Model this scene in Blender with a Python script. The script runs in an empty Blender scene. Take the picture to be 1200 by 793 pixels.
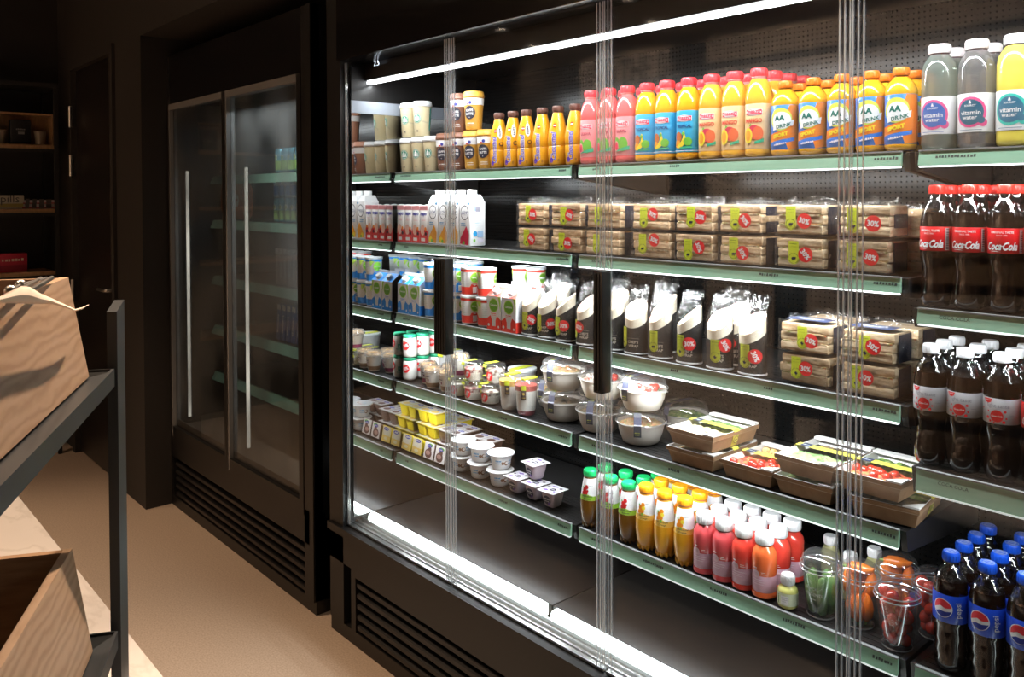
import bpy, bmesh, math, random
from mathutils import Vector, noise, Matrix
PI = math.pi
SC = bpy.context.scene
COL = SC.collection

# ------------------------------------------------------------------ camera
F, CX, CY, YAW, PITCH, ROLL = 973.0, 600.0, 251.1773, 0.8485, 0.0212, -0.0026
HC = 1.585                                   # eye height
fw = Vector((-math.sin(YAW)*math.cos(PITCH), math.cos(YAW)*math.cos(PITCH), -math.sin(PITCH)))
rt = Vector((math.cos(YAW), math.sin(YAW), 0)); up = rt.cross(fw)
R2 = math.cos(ROLL)*rt + math.sin(ROLL)*up
U2 = -math.sin(ROLL)*rt + math.cos(ROLL)*up
cd = bpy.data.cameras.new('camera'); cam = bpy.data.objects.new('camera', cd); COL.objects.link(cam)
m = Matrix((R2, U2, -fw)).transposed().to_4x4(); m.translation = Vector((0, 0, HC)); cam.matrix_world = m
cd.sensor_fit = 'HORIZONTAL'; cd.sensor_width = 36; cd.lens = 36*F/1200
cd.shift_y = -(396.5-CY)/1200; cd.clip_start = .02; cd.clip_end = 60
SC.camera = cam

def ray(px, py):
    return fw + (px-CX)/F*R2 - (py-CY)/F*U2
def wx(px, Y, py=400):
    "world x of the vertical through photo column px in the plane y = Y"
    d = ray(px, py); return d.x*Y/d.y
def on_y(px, py, Y):
    d = ray(px, py); t = Y/d.y; return Vector((d.x*t, Y, HC+d.z*t))
def on_z(px, py, Z):
    d = ray(px, py); t = (Z-HC)/d.z; return Vector((d.x*t, d.y*t, Z))

# ------------------------------------------------------------------ world, light, exposure
SC.view_settings.view_transform = 'Standard'; SC.view_settings.look = 'None'
SC.view_settings.gamma = 1; SC.view_settings.use_curve_mapping = False
SC.view_settings.exposure = 0.0
W = bpy.data.worlds.new('world'); SC.world = W; W.use_nodes = True
W.node_tree.nodes['Background'].inputs[0].default_value = (.9, .8, .7, 1)
W.node_tree.nodes['Background'].inputs[1].default_value = .02
SC.cycles.max_bounces = 10; SC.cycles.diffuse_bounces = 3; SC.cycles.glossy_bounces = 4
SC.cycles.transmission_bounces = 6; SC.cycles.transparent_max_bounces = 40
SC.cycles.caustics_reflective = False; SC.cycles.caustics_refractive = False
SC.cycles.sample_clamp_indirect = 4.0

def area(name, loc, size, power, rot, color=(1, 1, 1), sy=None, spread=PI):
    l = bpy.data.lights.new(name, 'AREA'); l.energy = power; l.color = color; l.spread = spread
    l.shape = 'RECTANGLE'; l.size = size; l.size_y = sy or size
    o = bpy.data.objects.new(name, l); COL.objects.link(o); o.location = loc; o.rotation_euler = rot
    return o
def spot(name, loc, power, target, angle=70, color=(1, .70, .47), r=.04, blend=.6):
    l = bpy.data.lights.new(name, 'SPOT'); l.energy = power; l.color = color; l.spot_size = math.radians(angle)
    l.spot_blend = blend; l.shadow_soft_size = r
    o = bpy.data.objects.new(name, l); COL.objects.link(o); o.location = loc
    o.rotation_euler = (Vector(target)-Vector(loc)).to_track_quat('-Z', 'Y').to_euler()
    return o
LEDC = (.93, .98, 1.0)
ROWS = [1.676, 1.420, 1.159, .904, .639]       # top of each price rail, top row first
RAILB = [1.6415, 1.384, 1.120, .863, .599]
DROWS = [1.676, 1.362, 1.041, .640]
DRAILB = [1.6415, 1.327, .992, .590]
YS = 1.697                                     # shelf front
G0, GW = -2.598, .9375                         # first module edge, module width
LED_W = [3.6, 4.5, 4.5, 2.6, 2.6]
for k, z in enumerate(RAILB):
    for mI in (0, 1):
        area('led_light', (G0+GW*(mI+.5), YS+.013, z-.004), .84, LED_W[k], (math.radians(26), 0, 0), LEDC, .014)
for k, z in enumerate(DRAILB):
    area('led_light', (G0+GW*2.5, YS+.013, z-.004), .84, [2.6, 1.8, 1.5, 1.0][k], (math.radians(26), 0, 0), LEDC, .014)
for mI in (0, 1, 2):
    area('led_light', (G0+GW*(mI+.5), 1.612, 1.988),   .93, 4.5, (math.radians(18), 0, 0), LEDC, .016)
# ceiling downlights of the shop, last three added to brighten the reflected front wall (the fixtures are built at the end)
DOWN = [(-3.3, .55, 150, 75), (-4.9, .2, 40, 75), (-1.9, .2, 110, 65), (-1.9, -.6, 90, 80), (-3.9, -1.5, 130, 90), (-5.3, -1.5, 130, 90), (-2.4, -1.9, 130, 90), (-6.2, -1.8, 60, 90), (-5.7, -2.25, 150, 130), (-4.3, -2.25, 150, 130), (-2.9, -2.25, 150, 130)]
for x, y, p, a in DOWN:
    spot('downlight_and_wash_lamp', (x, y, 2.965), p, (x, y, 0) if y > -2 else (x, -3.2, 2.35), a)
spot('crate_fill_spot', (-2.0, 1.2, 2.90), 230, (-1.3, .36, 1.25), 42, (1, .74, .55), .03)  # added spot without a fixture, brightens the side of the crates

# ------------------------------------------------------------------ materials
_M = {}
def M(name, col=(.8, .8, .8), rough=.45, metal=0, coat=0, emit=None, es=1, bump=0, bscale=40, spec=.5, trans=0):
    if name in _M: return _M[name]
    mt = bpy.data.materials.new(name); mt.use_nodes = True; nt = mt.node_tree
    b = nt.nodes['Principled BSDF']
    b.inputs['Base Color'].default_value = (*col, 1); b.inputs['Roughness'].default_value = rough
    b.inputs['Metallic'].default_value = metal; b.inputs['Coat Weight'].default_value = coat
    b.inputs['Specular IOR Level'].default_value = spec; b.inputs['Transmission Weight'].default_value = trans
    if emit:
        b.inputs['Emission Color'].default_value = (*emit, 1); b.inputs['Emission Strength'].default_value = es
    if bump:
        n = nt.nodes.new('ShaderNodeTexNoise'); n.inputs['Scale'].default_value = bscale
        tc = nt.nodes.new('ShaderNodeTexCoord'); bp = nt.nodes.new('ShaderNodeBump'); bp.inputs['Strength'].default_value = bump
        bp.inputs['Distance'].default_value = .01
        nt.links.new(tc.outputs['Object'], n.inputs['Vector']); nt.links.new(n.outputs['Fac'], bp.inputs['Height'])
        nt.links.new(bp.outputs[0], b.inputs['Normal'])
    _M[name] = mt; return mt
def mottled(name, cols, scale=20, rough=.6, stretch=(1, 1, 1), bump=.0, detail=4, wave=None):
    "colour ramp over noise (or wood rings when wave is set)"
    if name in _M: return _M[name]
    mt = M(name, cols[0][1], rough); nt = mt.node_tree; b = nt.nodes['Principled BSDF']
    tc = nt.nodes.new('ShaderNodeTexCoord'); mp = nt.nodes.new('ShaderNodeMapping'); mp.inputs['Scale'].default_value = stretch
    n = nt.nodes.new('ShaderNodeTexNoise'); n.inputs['Scale'].default_value = scale; n.inputs['Detail'].default_value = detail
    cr = nt.nodes.new('ShaderNodeValToRGB')
    while len(cr.color_ramp.elements) < len(cols): cr.color_ramp.elements.new(.5)
    for e, (p, c) in zip(cr.color_ramp.elements, cols): e.position = p; e.color = (*c, 1)
    L = nt.links.new; L(tc.outputs['Object'], mp.inputs[0])
    if wave:
        w = nt.nodes.new('ShaderNodeTexWave'); w.inputs['Scale'].default_value = wave; w.inputs['Distortion'].default_value = 9
        w.inputs['Detail'].default_value = 3; w.inputs['Detail Scale'].default_value = 1.2; w.bands_direction = 'Z'
        L(mp.outputs[0], w.inputs[0]); L(mp.outputs[0], n.inputs['Vector'])
        mx = nt.nodes.new('ShaderNodeMath'); mx.operation = 'MULTIPLY_ADD'; mx.inputs[1].default_value = .55
        m2 = nt.nodes.new('ShaderNodeMath'); m2.operation = 'MULTIPLY'; m2.inputs[1].default_value = .45
        L(n.outputs['Fac'], m2.inputs[0]); L(w.outputs['Fac'], mx.inputs[0]); L(m2.outputs[0], mx.inputs[2]); L(mx.outputs[0], cr.inputs[0])
    else:
        L(mp.outputs[0], n.inputs['Vector']); L(n.outputs['Fac'], cr.inputs[0])
    L(cr.outputs[0], b.inputs['Base Color'])
    if bump:
        bp = nt.nodes.new('ShaderNodeBump'); bp.inputs['Strength'].default_value = bump; bp.inputs['Distance'].default_value = .004
        L(n.outputs['Fac'], bp.inputs['Height']); L(bp.outputs[0], b.inputs['Normal'])
    return mt
def clear(name, tint=(1, 1, 1), gloss=None, rough=.04, haze=0, hazecol=(.8, .8, .8), bump=0, bscale=60, hazenoise=None):
    "thin clear plastic or glass: see-through, with a glossy reflection (fresnel, or a fixed share) and some whitish haze"
    if name in _M: return _M[name]
    mt = bpy.data.materials.new(name); mt.use_nodes = True; nt = mt.node_tree; nt.nodes.clear(); L = nt.links.new
    out = nt.nodes.new('ShaderNodeOutputMaterial'); tr = nt.nodes.new('ShaderNodeBsdfTransparent'); tr.inputs[0].default_value = (*tint, 1)
    gl = nt.nodes.new('ShaderNodeBsdfGlossy'); gl.inputs['Roughness'].default_value = rough
    mx = nt.nodes.new('ShaderNodeMixShader')
    base = tr.outputs[0]
    if haze:
        d = nt.nodes.new('ShaderNodeBsdfDiffuse'); d.inputs[0].default_value = (*hazecol, 1)
        tl = nt.nodes.new('ShaderNodeBsdfTranslucent'); tl.inputs[0].default_value = (*hazecol, 1)
        dm = nt.nodes.new('ShaderNodeMixShader'); dm.inputs[0].default_value = .5; L(d.outputs[0], dm.inputs[1]); L(tl.outputs[0], dm.inputs[2])
        hm = nt.nodes.new('ShaderNodeMixShader'); hm.inputs[0].default_value = haze
        if hazenoise:
            tc = nt.nodes.new('ShaderNodeTexCoord'); n = nt.nodes.new('ShaderNodeTexNoise'); n.inputs['Scale'].default_value = hazenoise[0]
            cr = nt.nodes.new('ShaderNodeMapRange'); cr.inputs[1].default_value = .38; cr.inputs[2].default_value = .62
            cr.inputs[3].default_value = hazenoise[1]; cr.inputs[4].default_value = hazenoise[2]
            L(tc.outputs['Object'], n.inputs['Vector']); L(n.outputs['Fac'], cr.inputs[0]); L(cr.outputs[0], hm.inputs[0])
        L(tr.outputs[0], hm.inputs[1]); L(dm.outputs[0], hm.inputs[2]); base = hm.outputs[0]
    L(base, mx.inputs[1]); L(gl.outputs[0], mx.inputs[2])
    if gloss is None:
        lw = nt.nodes.new('ShaderNodeLayerWeight'); lw.inputs[0].default_value = .5
        pw = nt.nodes.new('ShaderNodeMath'); pw.operation = 'POWER'; pw.inputs[1].default_value = 5; L(lw.outputs['Facing'], pw.inputs[0])
        ma = nt.nodes.new('ShaderNodeMath'); ma.operation = 'MULTIPLY_ADD'; ma.inputs[1].default_value = .96; ma.inputs[2].default_value = .035; L(pw.outputs[0], ma.inputs[0]); L(ma.outputs[0], mx.inputs[0])
    else: mx.inputs[0].default_value = gloss
    if bump:
        n = nt.nodes.new('ShaderNodeTexNoise'); n.inputs['Scale'].default_value = bscale; n.inputs['Detail'].default_value = 2
        tc = nt.nodes.new('ShaderNodeTexCoord'); bp = nt.nodes.new('ShaderNodeBump'); bp.inputs['Strength'].default_value = bump; bp.inputs['Distance'].default_value = .01
        L(tc.outputs['Object'], n.inputs['Vector']); L(n.outputs['Fac'], bp.inputs['Height']); L(bp.outputs[0], gl.inputs['Normal'])
    L(mx.outputs[0], out.inputs[0]); _M[name] = mt; return mt

GLASS = clear('door_glass'); FILM = clear('film', gloss=.065, rough=.12, bump=.9, bscale=70, haze=.014, hazecol=(.95, .95, .95))
PET = clear('clear_bottle_plastic', tint=(.93, .95, .95), gloss=.14, rough=.06)
DOME = clear('clear_lid_plastic', tint=(.95, .95, .95), gloss=.15, rough=.07, haze=.05)
RIMC = clear('clear_rim_plastic', gloss=.25, rough=.15, haze=.35, hazecol=(.9, .9, .9))
ACR = clear('clear_acrylic', tint=(.93, .94, .95), gloss=.10, rough=.12, haze=.12, hazecol=(.9, .92, .95)); ACR_STREAK = clear('acrylic_led_streak', tint=(.95, .95, .95), gloss=.25, rough=.15, haze=.62, hazecol=(.96, .96, .96))
BLACK = M('black_powder_coat', (.007, .0065, .0065), .42); BLACKW = M('black_wall_paint', (.020, .017, .015), .7)
WHITE = M('white_plastic', (.82, .83, .84), .35); DARKTXT = M('dark_print', (.03, .03, .05), .5)
RED = M('red_print', (.80, .03, .03), .4); LIME = M('lime_print', (.62, .68, .04), .45); GREEN = M('green_print', (.02, .35, .12), .45)
WPRINT = M('white_print', (.88, .88, .88), .45); NAVY = M('navy_print', (.03, .04, .09), .45); BLUE = M('blue_print', (.02, .16, .62), .4)

# ------------------------------------------------------------------ mesh building
class MB:
    def __init__(s): s.v = []; s.f = []; s.m = []; s.sm = []; s.mats = []
    def mi(s, mat):
        if mat not in s.mats: s.mats.append(mat)
        return s.mats.index(mat)
    def add(s, vs, fs, mat, smooth=False):
        o = len(s.v); k = s.mi(mat); s.v += [tuple(p) for p in vs]
        for f in fs: s.f.append([o+i for i in f]); s.m.append(k); s.sm.append(smooth)
        return s
    def box(s, x0, x1, y0, y1, z0, z1, mat):
        v = [(x, y, z) for z in (z0, z1) for y in (y0, y1) for x in (x0, x1)]
        return s.add(v, [(0, 2, 3, 1), (4, 5, 7, 6), (0, 1, 5, 4), (2, 6, 7, 3), (0, 4, 6, 2), (1, 3, 7, 5)], mat)
    def rbox(s, x0, x1, y0, y1, z0, z1, mat, r=.004, seg=2):
        bm = bmesh.new(); bmesh.ops.create_cube(bm, size=1)
        for v in bm.verts: v.co = Vector(((x0+x1)/2+v.co.x*(x1-x0), (y0+y1)/2+v.co.y*(y1-y0), (z0+z1)/2+v.co.z*(z1-z0)))
        bmesh.ops.bevel(bm, geom=bm.edges[:], offset=r, segments=seg, profile=.5, affect='EDGES')
        return s.frombm(bm, mat, True)
    def hexa(s, b, t, mat):
        "b, t: four lower and four upper corners, counter-clockwise seen from above"
        return s.add(list(b)+list(t), [(3, 2, 1, 0), (4, 5, 6, 7)]+[(i, (i+1) % 4, 4+(i+1) % 4, 4+i) for i in range(4)], mat)
    def frombm(s, bm, mat, smooth=False):
        bm.verts.index_update()
        s.add([v.co[:] for v in bm.verts], [[v.index for v in f.verts] for f in bm.faces], mat, smooth); bm.free(); return s
    def lathe(s, prof, mat, n=20, smooth=True, cx=0, cy=0, cz=0, sq=1, ang=(0, 2*PI)):
        full = abs(ang[1]-ang[0]-2*PI) < 1e-6; k = n if full else n+1; vs = []; fs = []
        for r, z in prof:
            for i in range(k):
                a = ang[0]+(ang[1]-ang[0])*i/n
                vs.append((cx+r*math.sin(a), cy-r*math.cos(a)*sq, cz+z))
        for j in range(len(prof)-1):
            for i in range(n):
                a, b = j*k+i, j*k+(i+1) % k
                if prof[j][0] < 1e-6: fs.append((a, b+k, a+k))
                elif prof[j+1][0] < 1e-6: fs.append((a, b, a+k))
                else: fs.append((a, b, b+k, a+k))
        return s.add(vs, fs, mat, smooth)
    def ball(s, c, r, mat, u=10, v=7, sc=(1, 1, 1)):
        bm = bmesh.new(); bmesh.ops.create_uvsphere(bm, u_segments=u, v_segments=v, radius=r)
        for w in bm.verts: w.co = Vector((w.co.x*sc[0]+c[0], w.co.y*sc[1]+c[1], w.co.z*sc[2]+c[2]))
        return s.frombm(bm, mat, True)
    def tube(s, pts, r, mat, n=8):
        pts = [Vector(p) for p in pts]; rings = []
        for i, p in enumerate(pts):
            d = (pts[min(i+1, len(pts)-1)]-pts[max(i-1, 0)]).normalized()
            a = d.cross(Vector((0, 0, 1)));  a = a.normalized() if a.length > .05 else d.cross(Vector((1, 0, 0))).normalized()
            b = d.cross(a); rr = r[i] if isinstance(r, (list, tuple)) else r
            rings.append([p+a*rr*math.cos(2*PI*k/n)+b*rr*math.sin(2*PI*k/n) for k in range(n)])
        vs = [q for g in rings for q in g]; fs = [(j*n+i, j*n+(i+1) % n, (j+1)*n+(i+1) % n, (j+1)*n+i) for j in range(len(pts)-1) for i in range(n)]
        fs += [tuple(range(n))[::-1], tuple((len(pts)-1)*n+i for i in range(n))]
        return s.add(vs, fs, mat, True)
    def move(s, T):
        s.v = [tuple(T @ Vector(p)) for p in s.v]; return s
    def build(s, name, parent=None, loc=None):
        me = bpy.data.meshes.new(name); me.from_pydata(s.v, [], s.f)
        for mt in s.mats: me.materials.append(mt)
        me.polygons.foreach_set('material_index', s.m); me.polygons.foreach_set('use_smooth', s.sm); me.update()
        if any(s.sm): 
            try: me.set_sharp_from_angle(angle=math.radians(45))
            except Exception: pass
        o = bpy.data.objects.new(name, me); COL.objects.link(o)
        if parent: o.parent = parent
        if loc: o.location = loc
        return o

_T = {}
def text2d(txt, shear=0, bold=0, space=1.0):
    key = (txt, shear, bold, space)
    if key in _T: return _T[key]
    c = bpy.data.curves.new('lettering', 'FONT'); c.body = txt; c.size = 1; c.shear = shear; c.offset = bold; c.resolution_u = 2; c.space_character = space
    c.align_x = 'CENTER'; c.fill_mode = 'FRONT'
    o = bpy.data.objects.new('lettering', c); COL.objects.link(o); dg = bpy.context.evaluated_depsgraph_get()
    me = bpy.data.meshes.new_from_object(o.evaluated_get(dg)); vs = [(v.co.x, v.co.y) for v in me.vertices]; fs = [list(p.vertices) for p in me.polygons]
    bpy.data.objects.remove(o); bpy.data.curves.remove(c); bpy.data.meshes.remove(me)
    x0, x1 = min(v[0] for v in vs), max(v[0] for v in vs); y0, y1 = min(v[1] for v in vs), max(v[1] for v in vs)
    vs = [((x-(x0+x1)/2), (y-(y0+y1)/2)) for x, y in vs]
    _T[key] = (vs, fs, x1-x0, y1-y0); return _T[key]
BLUR = set('sandwich SANDWICH VERSE SALADE FRESH BIO vla choco skyr blueberry kokos yoghurt THEE Koekjes coffee chips ORIGINAL GEMBER GRANOLA troebel vers BE CHOCO RESTORE'.split()) | {'puur sap', '0% vet', 'SINCE 1896', 'halfvolle'}
def marks(txt, cx, cy, w, mat, rot):
    "print too small to read in the photograph: a row of uneven little strokes"
    n = max(3, len(txt)); r_ = random.Random(len(txt)*7+int(abs(cx)*1e4)); vs = []; fs = []; c, s_ = math.cos(math.radians(rot)), math.sin(math.radians(rot)); h = w/n*1.1
    for i in range(n):
        x0 = -w/2+w*i/n; x1 = x0+w/n*r_.uniform(.55, .85); a, b = -h*r_.uniform(.3, .5), h*r_.uniform(.25, .55); k = len(vs)
        for x, y in ((x0, a), (x1, a), (x1, b), (x0, b)): vs.append((cx+x*c-y*s_, cy+x*s_+y*c))
        fs.append([k, k+1, k+2, k+3])
    return (vs, fs, mat)
def T(txt, cx, cy, w, mat, rot=0, shear=0, bold=0, hs=1.0, flip=False):
    if txt in BLUR: return marks(txt, cx, cy, w, mat, rot)
    "lettering w wide (before turning by rot degrees) centred on cx, cy; hs stretches its height"
    vs, fs, tw, th = text2d(txt, shear, bold); k = w/tw; c, s_ = math.cos(math.radians(rot)), math.sin(math.radians(rot)); out = []
    for x, y in vs:
        x, y = x*k*(-1 if flip else 1), y*k*hs; out.append((cx+x*c-y*s_, cy+x*s_+y*c))
    return (out, fs, mat)
def RC(x0, x1, y0, y1, mat): return ([(x0, y0), (x1, y0), (x1, y1), (x0, y1)], [[0, 1, 2, 3]], mat)
def DC(cx, cy, r, mat, ry=None, n=20, a0=0, a1=360): 
    ry = ry or r
    if a1-a0 >= 360: p = [(cx+r*math.cos(2*PI*i/n), cy+ry*math.sin(2*PI*i/n)) for i in range(n)]
    else: p = [(cx+r*math.cos(math.radians(a0+(a1-a0)*i/n)), cy+ry*math.sin(math.radians(a0+(a1-a0)*i/n))) for i in range(n+1)]
    return (p, [list(range(len(p)))], mat)
def RG(cx, cy, r, t, mat, n=20, k=1.0, a0=0, a1=360, gaps=0):
    p = []; f = []; st = n if a1-a0 >= 360 else n+1
    for i in range(st):
        a = math.radians(a0+(a1-a0)*i/n); p += [(cx+r*math.cos(a), cy+k*r*math.sin(a)), (cx+(r-t)*math.cos(a), cy+k*(r-t)*math.sin(a))]
    for i in range(n):
        if gaps and i % gaps == 0: continue
        j = (i+1) % st; f.append([2*i, 2*j, 2*j+1, 2*i+1])
    return (p, f, mat)
def PG(pts, mat): return (pts, [list(range(len(pts)))], mat)
def decals(mb, shapes, surf, cutu=0, eps0=.0004, de=.00016, cutv=None, dv=0):
    for k, (vs, fs, mat) in enumerate(shapes):
        bm = bmesh.new(); bv = [bm.verts.new((x, y, 0)) for x, y in vs]
        for f in fs:
            try: bm.faces.new([bv[i] for i in f])
            except Exception: pass
        xs = [v[0] for v in vs]; ys = [v[1] for v in vs]
        if cutu:
            i = math.ceil(min(xs)/cutu)
            while i*cutu < max(xs):
                g = bm.verts[:]+bm.edges[:]+bm.faces[:]; bmesh.ops.bisect_plane(bm, geom=g, plane_co=(i*cutu, 0, 0), plane_no=(1, 0, 0), dist=1e-6); i += 1
        for cv in (cutv or []):
            if min(ys) < cv < max(ys):
                g = bm.verts[:]+bm.edges[:]+bm.faces[:]; bmesh.ops.bisect_plane(bm, geom=g, plane_co=(0, cv, 0), plane_no=(0, 1, 0), dist=1e-6)
        e = eps0+k*de
        for v in bm.verts: v.co = Vector(surf(v.co.x, v.co.y+dv, e))
        mb.frombm(bm, mat)
    return mb
def rad(prof, z):
    for (r0, z0), (r1, z1) in zip(prof, prof[1:]):
        if z1 > z0 and z0 <= z <= z1: return r0+(r1-r0)*(z-z0)/(z1-z0)
    return prof[-1][0]
def cyl(prof, R=None, a0=0, sq=1):
    R = R or max(r for r, z in prof)
    def f(u, v, e):
        r = rad(prof, v)+e; a = u/R+a0; return (r*math.sin(a), -r*math.cos(a)*sq, v)
    return f
def flat(d): return lambda u, v, e: (u, -d-e, v)
def flatx(d): return lambda u, v, e: (d+e, u, v)
def flatz(d): return lambda u, v, e: (u, v, d+e)

# ------------------------------------------------------------------ scene objects
def tag(o, label=None, cat=None, group=None, kind=None):
    if label: o['label'] = label
    if cat: o['category'] = cat
    if group: o['group'] = group
    if kind: o['kind'] = kind
    return o
def E(name, loc=(0, 0, 0), rz=0):
    o = bpy.data.objects.new(name, None); COL.objects.link(o); o.location = loc; o.rotation_euler = (0, 0, rz); o.empty_display_size = .02; return o
def struct(name, mb): return tag(mb.build(name), kind='structure')
def copy_tree(o, parent=None):
    c = o.copy(); COL.objects.link(c)
    if parent: c.parent = parent
    for ch in list(o.children): copy_tree(ch, c)
    return c
_K = {}
def put(kind, loc, rz, label, cat, group=None, sc=1):
    "kind: a builder (function, args); its first placing moves the original, each later one copies it and all its parts"
    key = kind if isinstance(kind, tuple) else (kind,)
    if key not in _K: _K[key] = key[0](*key[1:]); o = _K[key]
    else:
        o = copy_tree(_K[key])
        for k in ('label', 'group'):
            if k in o: del o[k]
    o.location = loc; o.rotation_euler = (0, 0, rz); o.scale = (sc, sc, sc)
    tag(o, label, cat, group); return o
ORD = ['first', 'second', 'third', 'fourth', 'fifth', 'sixth', 'seventh', 'eighth', 'ninth', 'tenth', 'eleventh']
RND = random.Random(7)
# ------------------------------------------------------------------ the room
FLOORM = mottled('floor_terrazzo', [(.30, (.40, .305, .225)), (.5, (.48, .375, .285)), (.70, (.56, .45, .345))], 160, .38)
struct('floor', MB().box(-7, 3, -3.4, 2.6, -.05, 0, FLOORM))
struct('ceiling', MB().box(-7, 3, -3.4, 2.6, 3.0, 3.1, M('ceiling_paint', (.06, .055, .05), .8)))
DOORX0, DOORX1, DOORTOP = -5.70, -4.80, 2.42
w = MB().box(-6.3, DOORX0-.0, 1.37, 2.5, 0, 3, BLACKW).box(DOORX1, -4.377, 1.37, 2.5, 0, 3, BLACKW).box(DOORX0, DOORX1, 1.37, 2.5, DOORTOP, 3, BLACKW)
w.box(-4.377, 3, 1.37, 2.5, 2.40, 3, BLACKW).box(DOORX0, DOORX1, 1.5, 2.5, 0, DOORTOP, BLACKW)
struct('wall_back', w)
struct('wall_left', MB().box(-7, -6.02, -3.4, 1.37, 0, 3, BLACKW))
struct('wall_right', MB().box(2.6, 3, -3.4, 2.6, 0, 3, BLACKW))
d = struct('door_1', MB().box(DOORX0+.05, DOORX1-.05, 1.385, 1.43, .01, DOORTOP-.05, M('door_paint', (.014, .012, .011), .33)))
MB().box(DOORX0, DOORX0+.05, 1.352, 1.44, 0, DOORTOP, BLACKW).box(DOORX1-.05, DOORX1, 1.352, 1.44, 0, DOORTOP, BLACKW).box(DOORX0+.05, DOORX1-.05, 1.352, 1.44, DOORTOP-.05, DOORTOP, BLACKW).build('door_frame', d)
STEEL = M('brushed_steel', (.55, .53, .5), .3, 1)
for z in (2.02, 1.72, .95, .3):
    MB().lathe([(0, 0), (.011, 0), (.011, .13), (0, .13)], STEEL, 12, cx=DOORX0+.05, cy=1.350, cz=z).build('hinge', d)
MB().rbox(-4.895, -4.865, 1.378, 1.386, .98, 1.12, STEEL, .002).tube([(-4.88, 1.38, 1.075), (-4.88, 1.335, 1.075), (-4.90, 1.325, 1.075), (-5.01, 1.325, 1.075)], .0095, STEEL).build('door_handle', d)
MB().lathe([(0, 0), (.01, 0), (.01, .02), (0, .02)], STEEL, 10, cx=-4.88, cy=1.372, cz=.975).build('lock_cylinder', d)

# ------------------------------------------------------------------ the two refrigerators
def grille_slats(mb, x0, x1, z0, z1, y, n, mat):
    p = (z1-z0)/n
    for i in range(n):
        z = z0+p*i
        mb.add([(x0, y, z+.006), (x1, y, z+.006), (x1, y, z+p*.52), (x0, y, z+p*.52), (x0, y+.03, z+p*.85), (x1, y+.03, z+p*.85), (x1, y+.03, z+p*.35), (x0, y+.03, z+p*.35)],
               [(0, 1, 2, 3), (3, 2, 5, 4), (4, 5, 6, 7), (7, 6, 1, 0)], mat)
    return mb
GLOSSB = M('gloss_black_panel', (.008, .008, .009), .22, spec=.6)
def perforated(name='perforated_black_panel'):
    mt = M(name, (.004, .004, .004), .16, spec=.4); nt = mt.node_tree; b = nt.nodes['Principled BSDF']; L = nt.links.new
    tc = nt.nodes.new('ShaderNodeTexCoord'); sx = nt.nodes.new('ShaderNodeSeparateXYZ'); L(tc.outputs['Object'], sx.inputs[0])
    def cell(o):
        a = nt.nodes.new('ShaderNodeMath'); a.operation = 'MULTIPLY'; a.inputs[1].default_value = 75; L(o, a.inputs[0])
        f = nt.nodes.new('ShaderNodeMath'); f.operation = 'FRACT'; L(a.outputs[0], f.inputs[0])
        s_ = nt.nodes.new('ShaderNodeMath'); s_.operation = 'SUBTRACT'; s_.inputs[1].default_value = .5; L(f.outputs[0], s_.inputs[0])
        q = nt.nodes.new('ShaderNodeMath'); q.operation = 'POWER'; q.inputs[1].default_value = 2; 
        ab = nt.nodes.new('ShaderNodeMath'); ab.operation = 'ABSOLUTE'; L(s_.outputs[0], ab.inputs[0]); L(ab.outputs[0], q.inputs[0]); return q.outputs[0]
    ad = nt.nodes.new('ShaderNodeMath'); L(cell(sx.outputs[0]), ad.inputs[0]); L(cell(sx.outputs[2]), ad.inputs[1])
    gt = nt.nodes.new('ShaderNodeMath'); gt.operation = 'GREATER_THAN'; gt.inputs[1].default_value = .022; L(ad.outputs[0], gt.inputs[0])
    ml = nt.nodes.new('ShaderNodeMath'); ml.operation = 'MULTIPLY'; ml.inputs[1].default_value = .2; L(gt.outputs[0], ml.inputs[0]); L(ml.outputs[0], b.inputs['Specular IOR Level'])
    mr = nt.nodes.new('ShaderNodeMapRange'); mr.inputs[3].default_value = .5; mr.inputs[4].default_value = .2; L(gt.outputs[0], mr.inputs[0]); L(mr.outputs[0], b.inputs['Roughness'])
    return mt
PERF = perforated()
YG = 1.52; YB = 2.10
DX = [-2.628, -2.003, -1.378, -.753, -.128, .497]   # door edges
ZD0, ZD1 = .411, 2.062
R = E('display_refrigerator', (-1.2, 1.5, 0))
tag(R, 'long black glass-fronted wall refrigerator, brightly lit and full of drinks, sandwiches and salads', 'refrigerator')
def P(mb, name, parent): # parts given in world coordinates
    o = mb.build(name); o.parent = parent
    T0 = Vector((0, 0, 0)); q = parent
    while q: T0 += q.location; q = q.parent
    me = o.data
    me.transform(Matrix.Translation(-T0)); return o
c = MB().box(-2.715, .6, 1.50, 2.2, 0, .05, BLACK).box(-2.715, .6, 1.53, 2.2, .05, .36, BLACK).box(-2.715, .6, 1.497, 1.54, .27, .375, BLACK).box(-2.715, .6, 1.485, 1.62, .375, .402, BLACK)
c.box(-2.715, -2.62, 1.497, 2.2, .05, 2.31, BLACK).box(.51, .6, 1.497, 2.2, .05, 2.31, BLACK).box(-2.62, .51, 2.14, 2.2, .36, 2.31, BLACK).box(-2.62, .51, 1.60, 2.14, 2.05, 2.31, BLACK)
c.box(-2.54, .51, 1.4985, 1.53, .245, .27, BLACK)
for x in (-2.54, -1.12): c.box(x-.03, x, 1.4985, 1.55, .05, .27, BLACK)
P(c, 'cabinet', R)
P(MB().rbox(-2.63, .51, 1.487, 1.60, 2.066, 2.31, GLOSSB, .004), 'header_panel', R)
P(MB().box(-2.5975, .51, YB, 2.138, .45, 2.05, PERF), 'back_panel', R)
P(grille_slats(MB(), -2.535, -1.152, .055, .243, 1.502, 5, BLACK), 'grille', R)
P(grille_slats(MB(), -1.118, .45, .055, .243, 1.502, 5, BLACK), 'grille', R)
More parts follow.
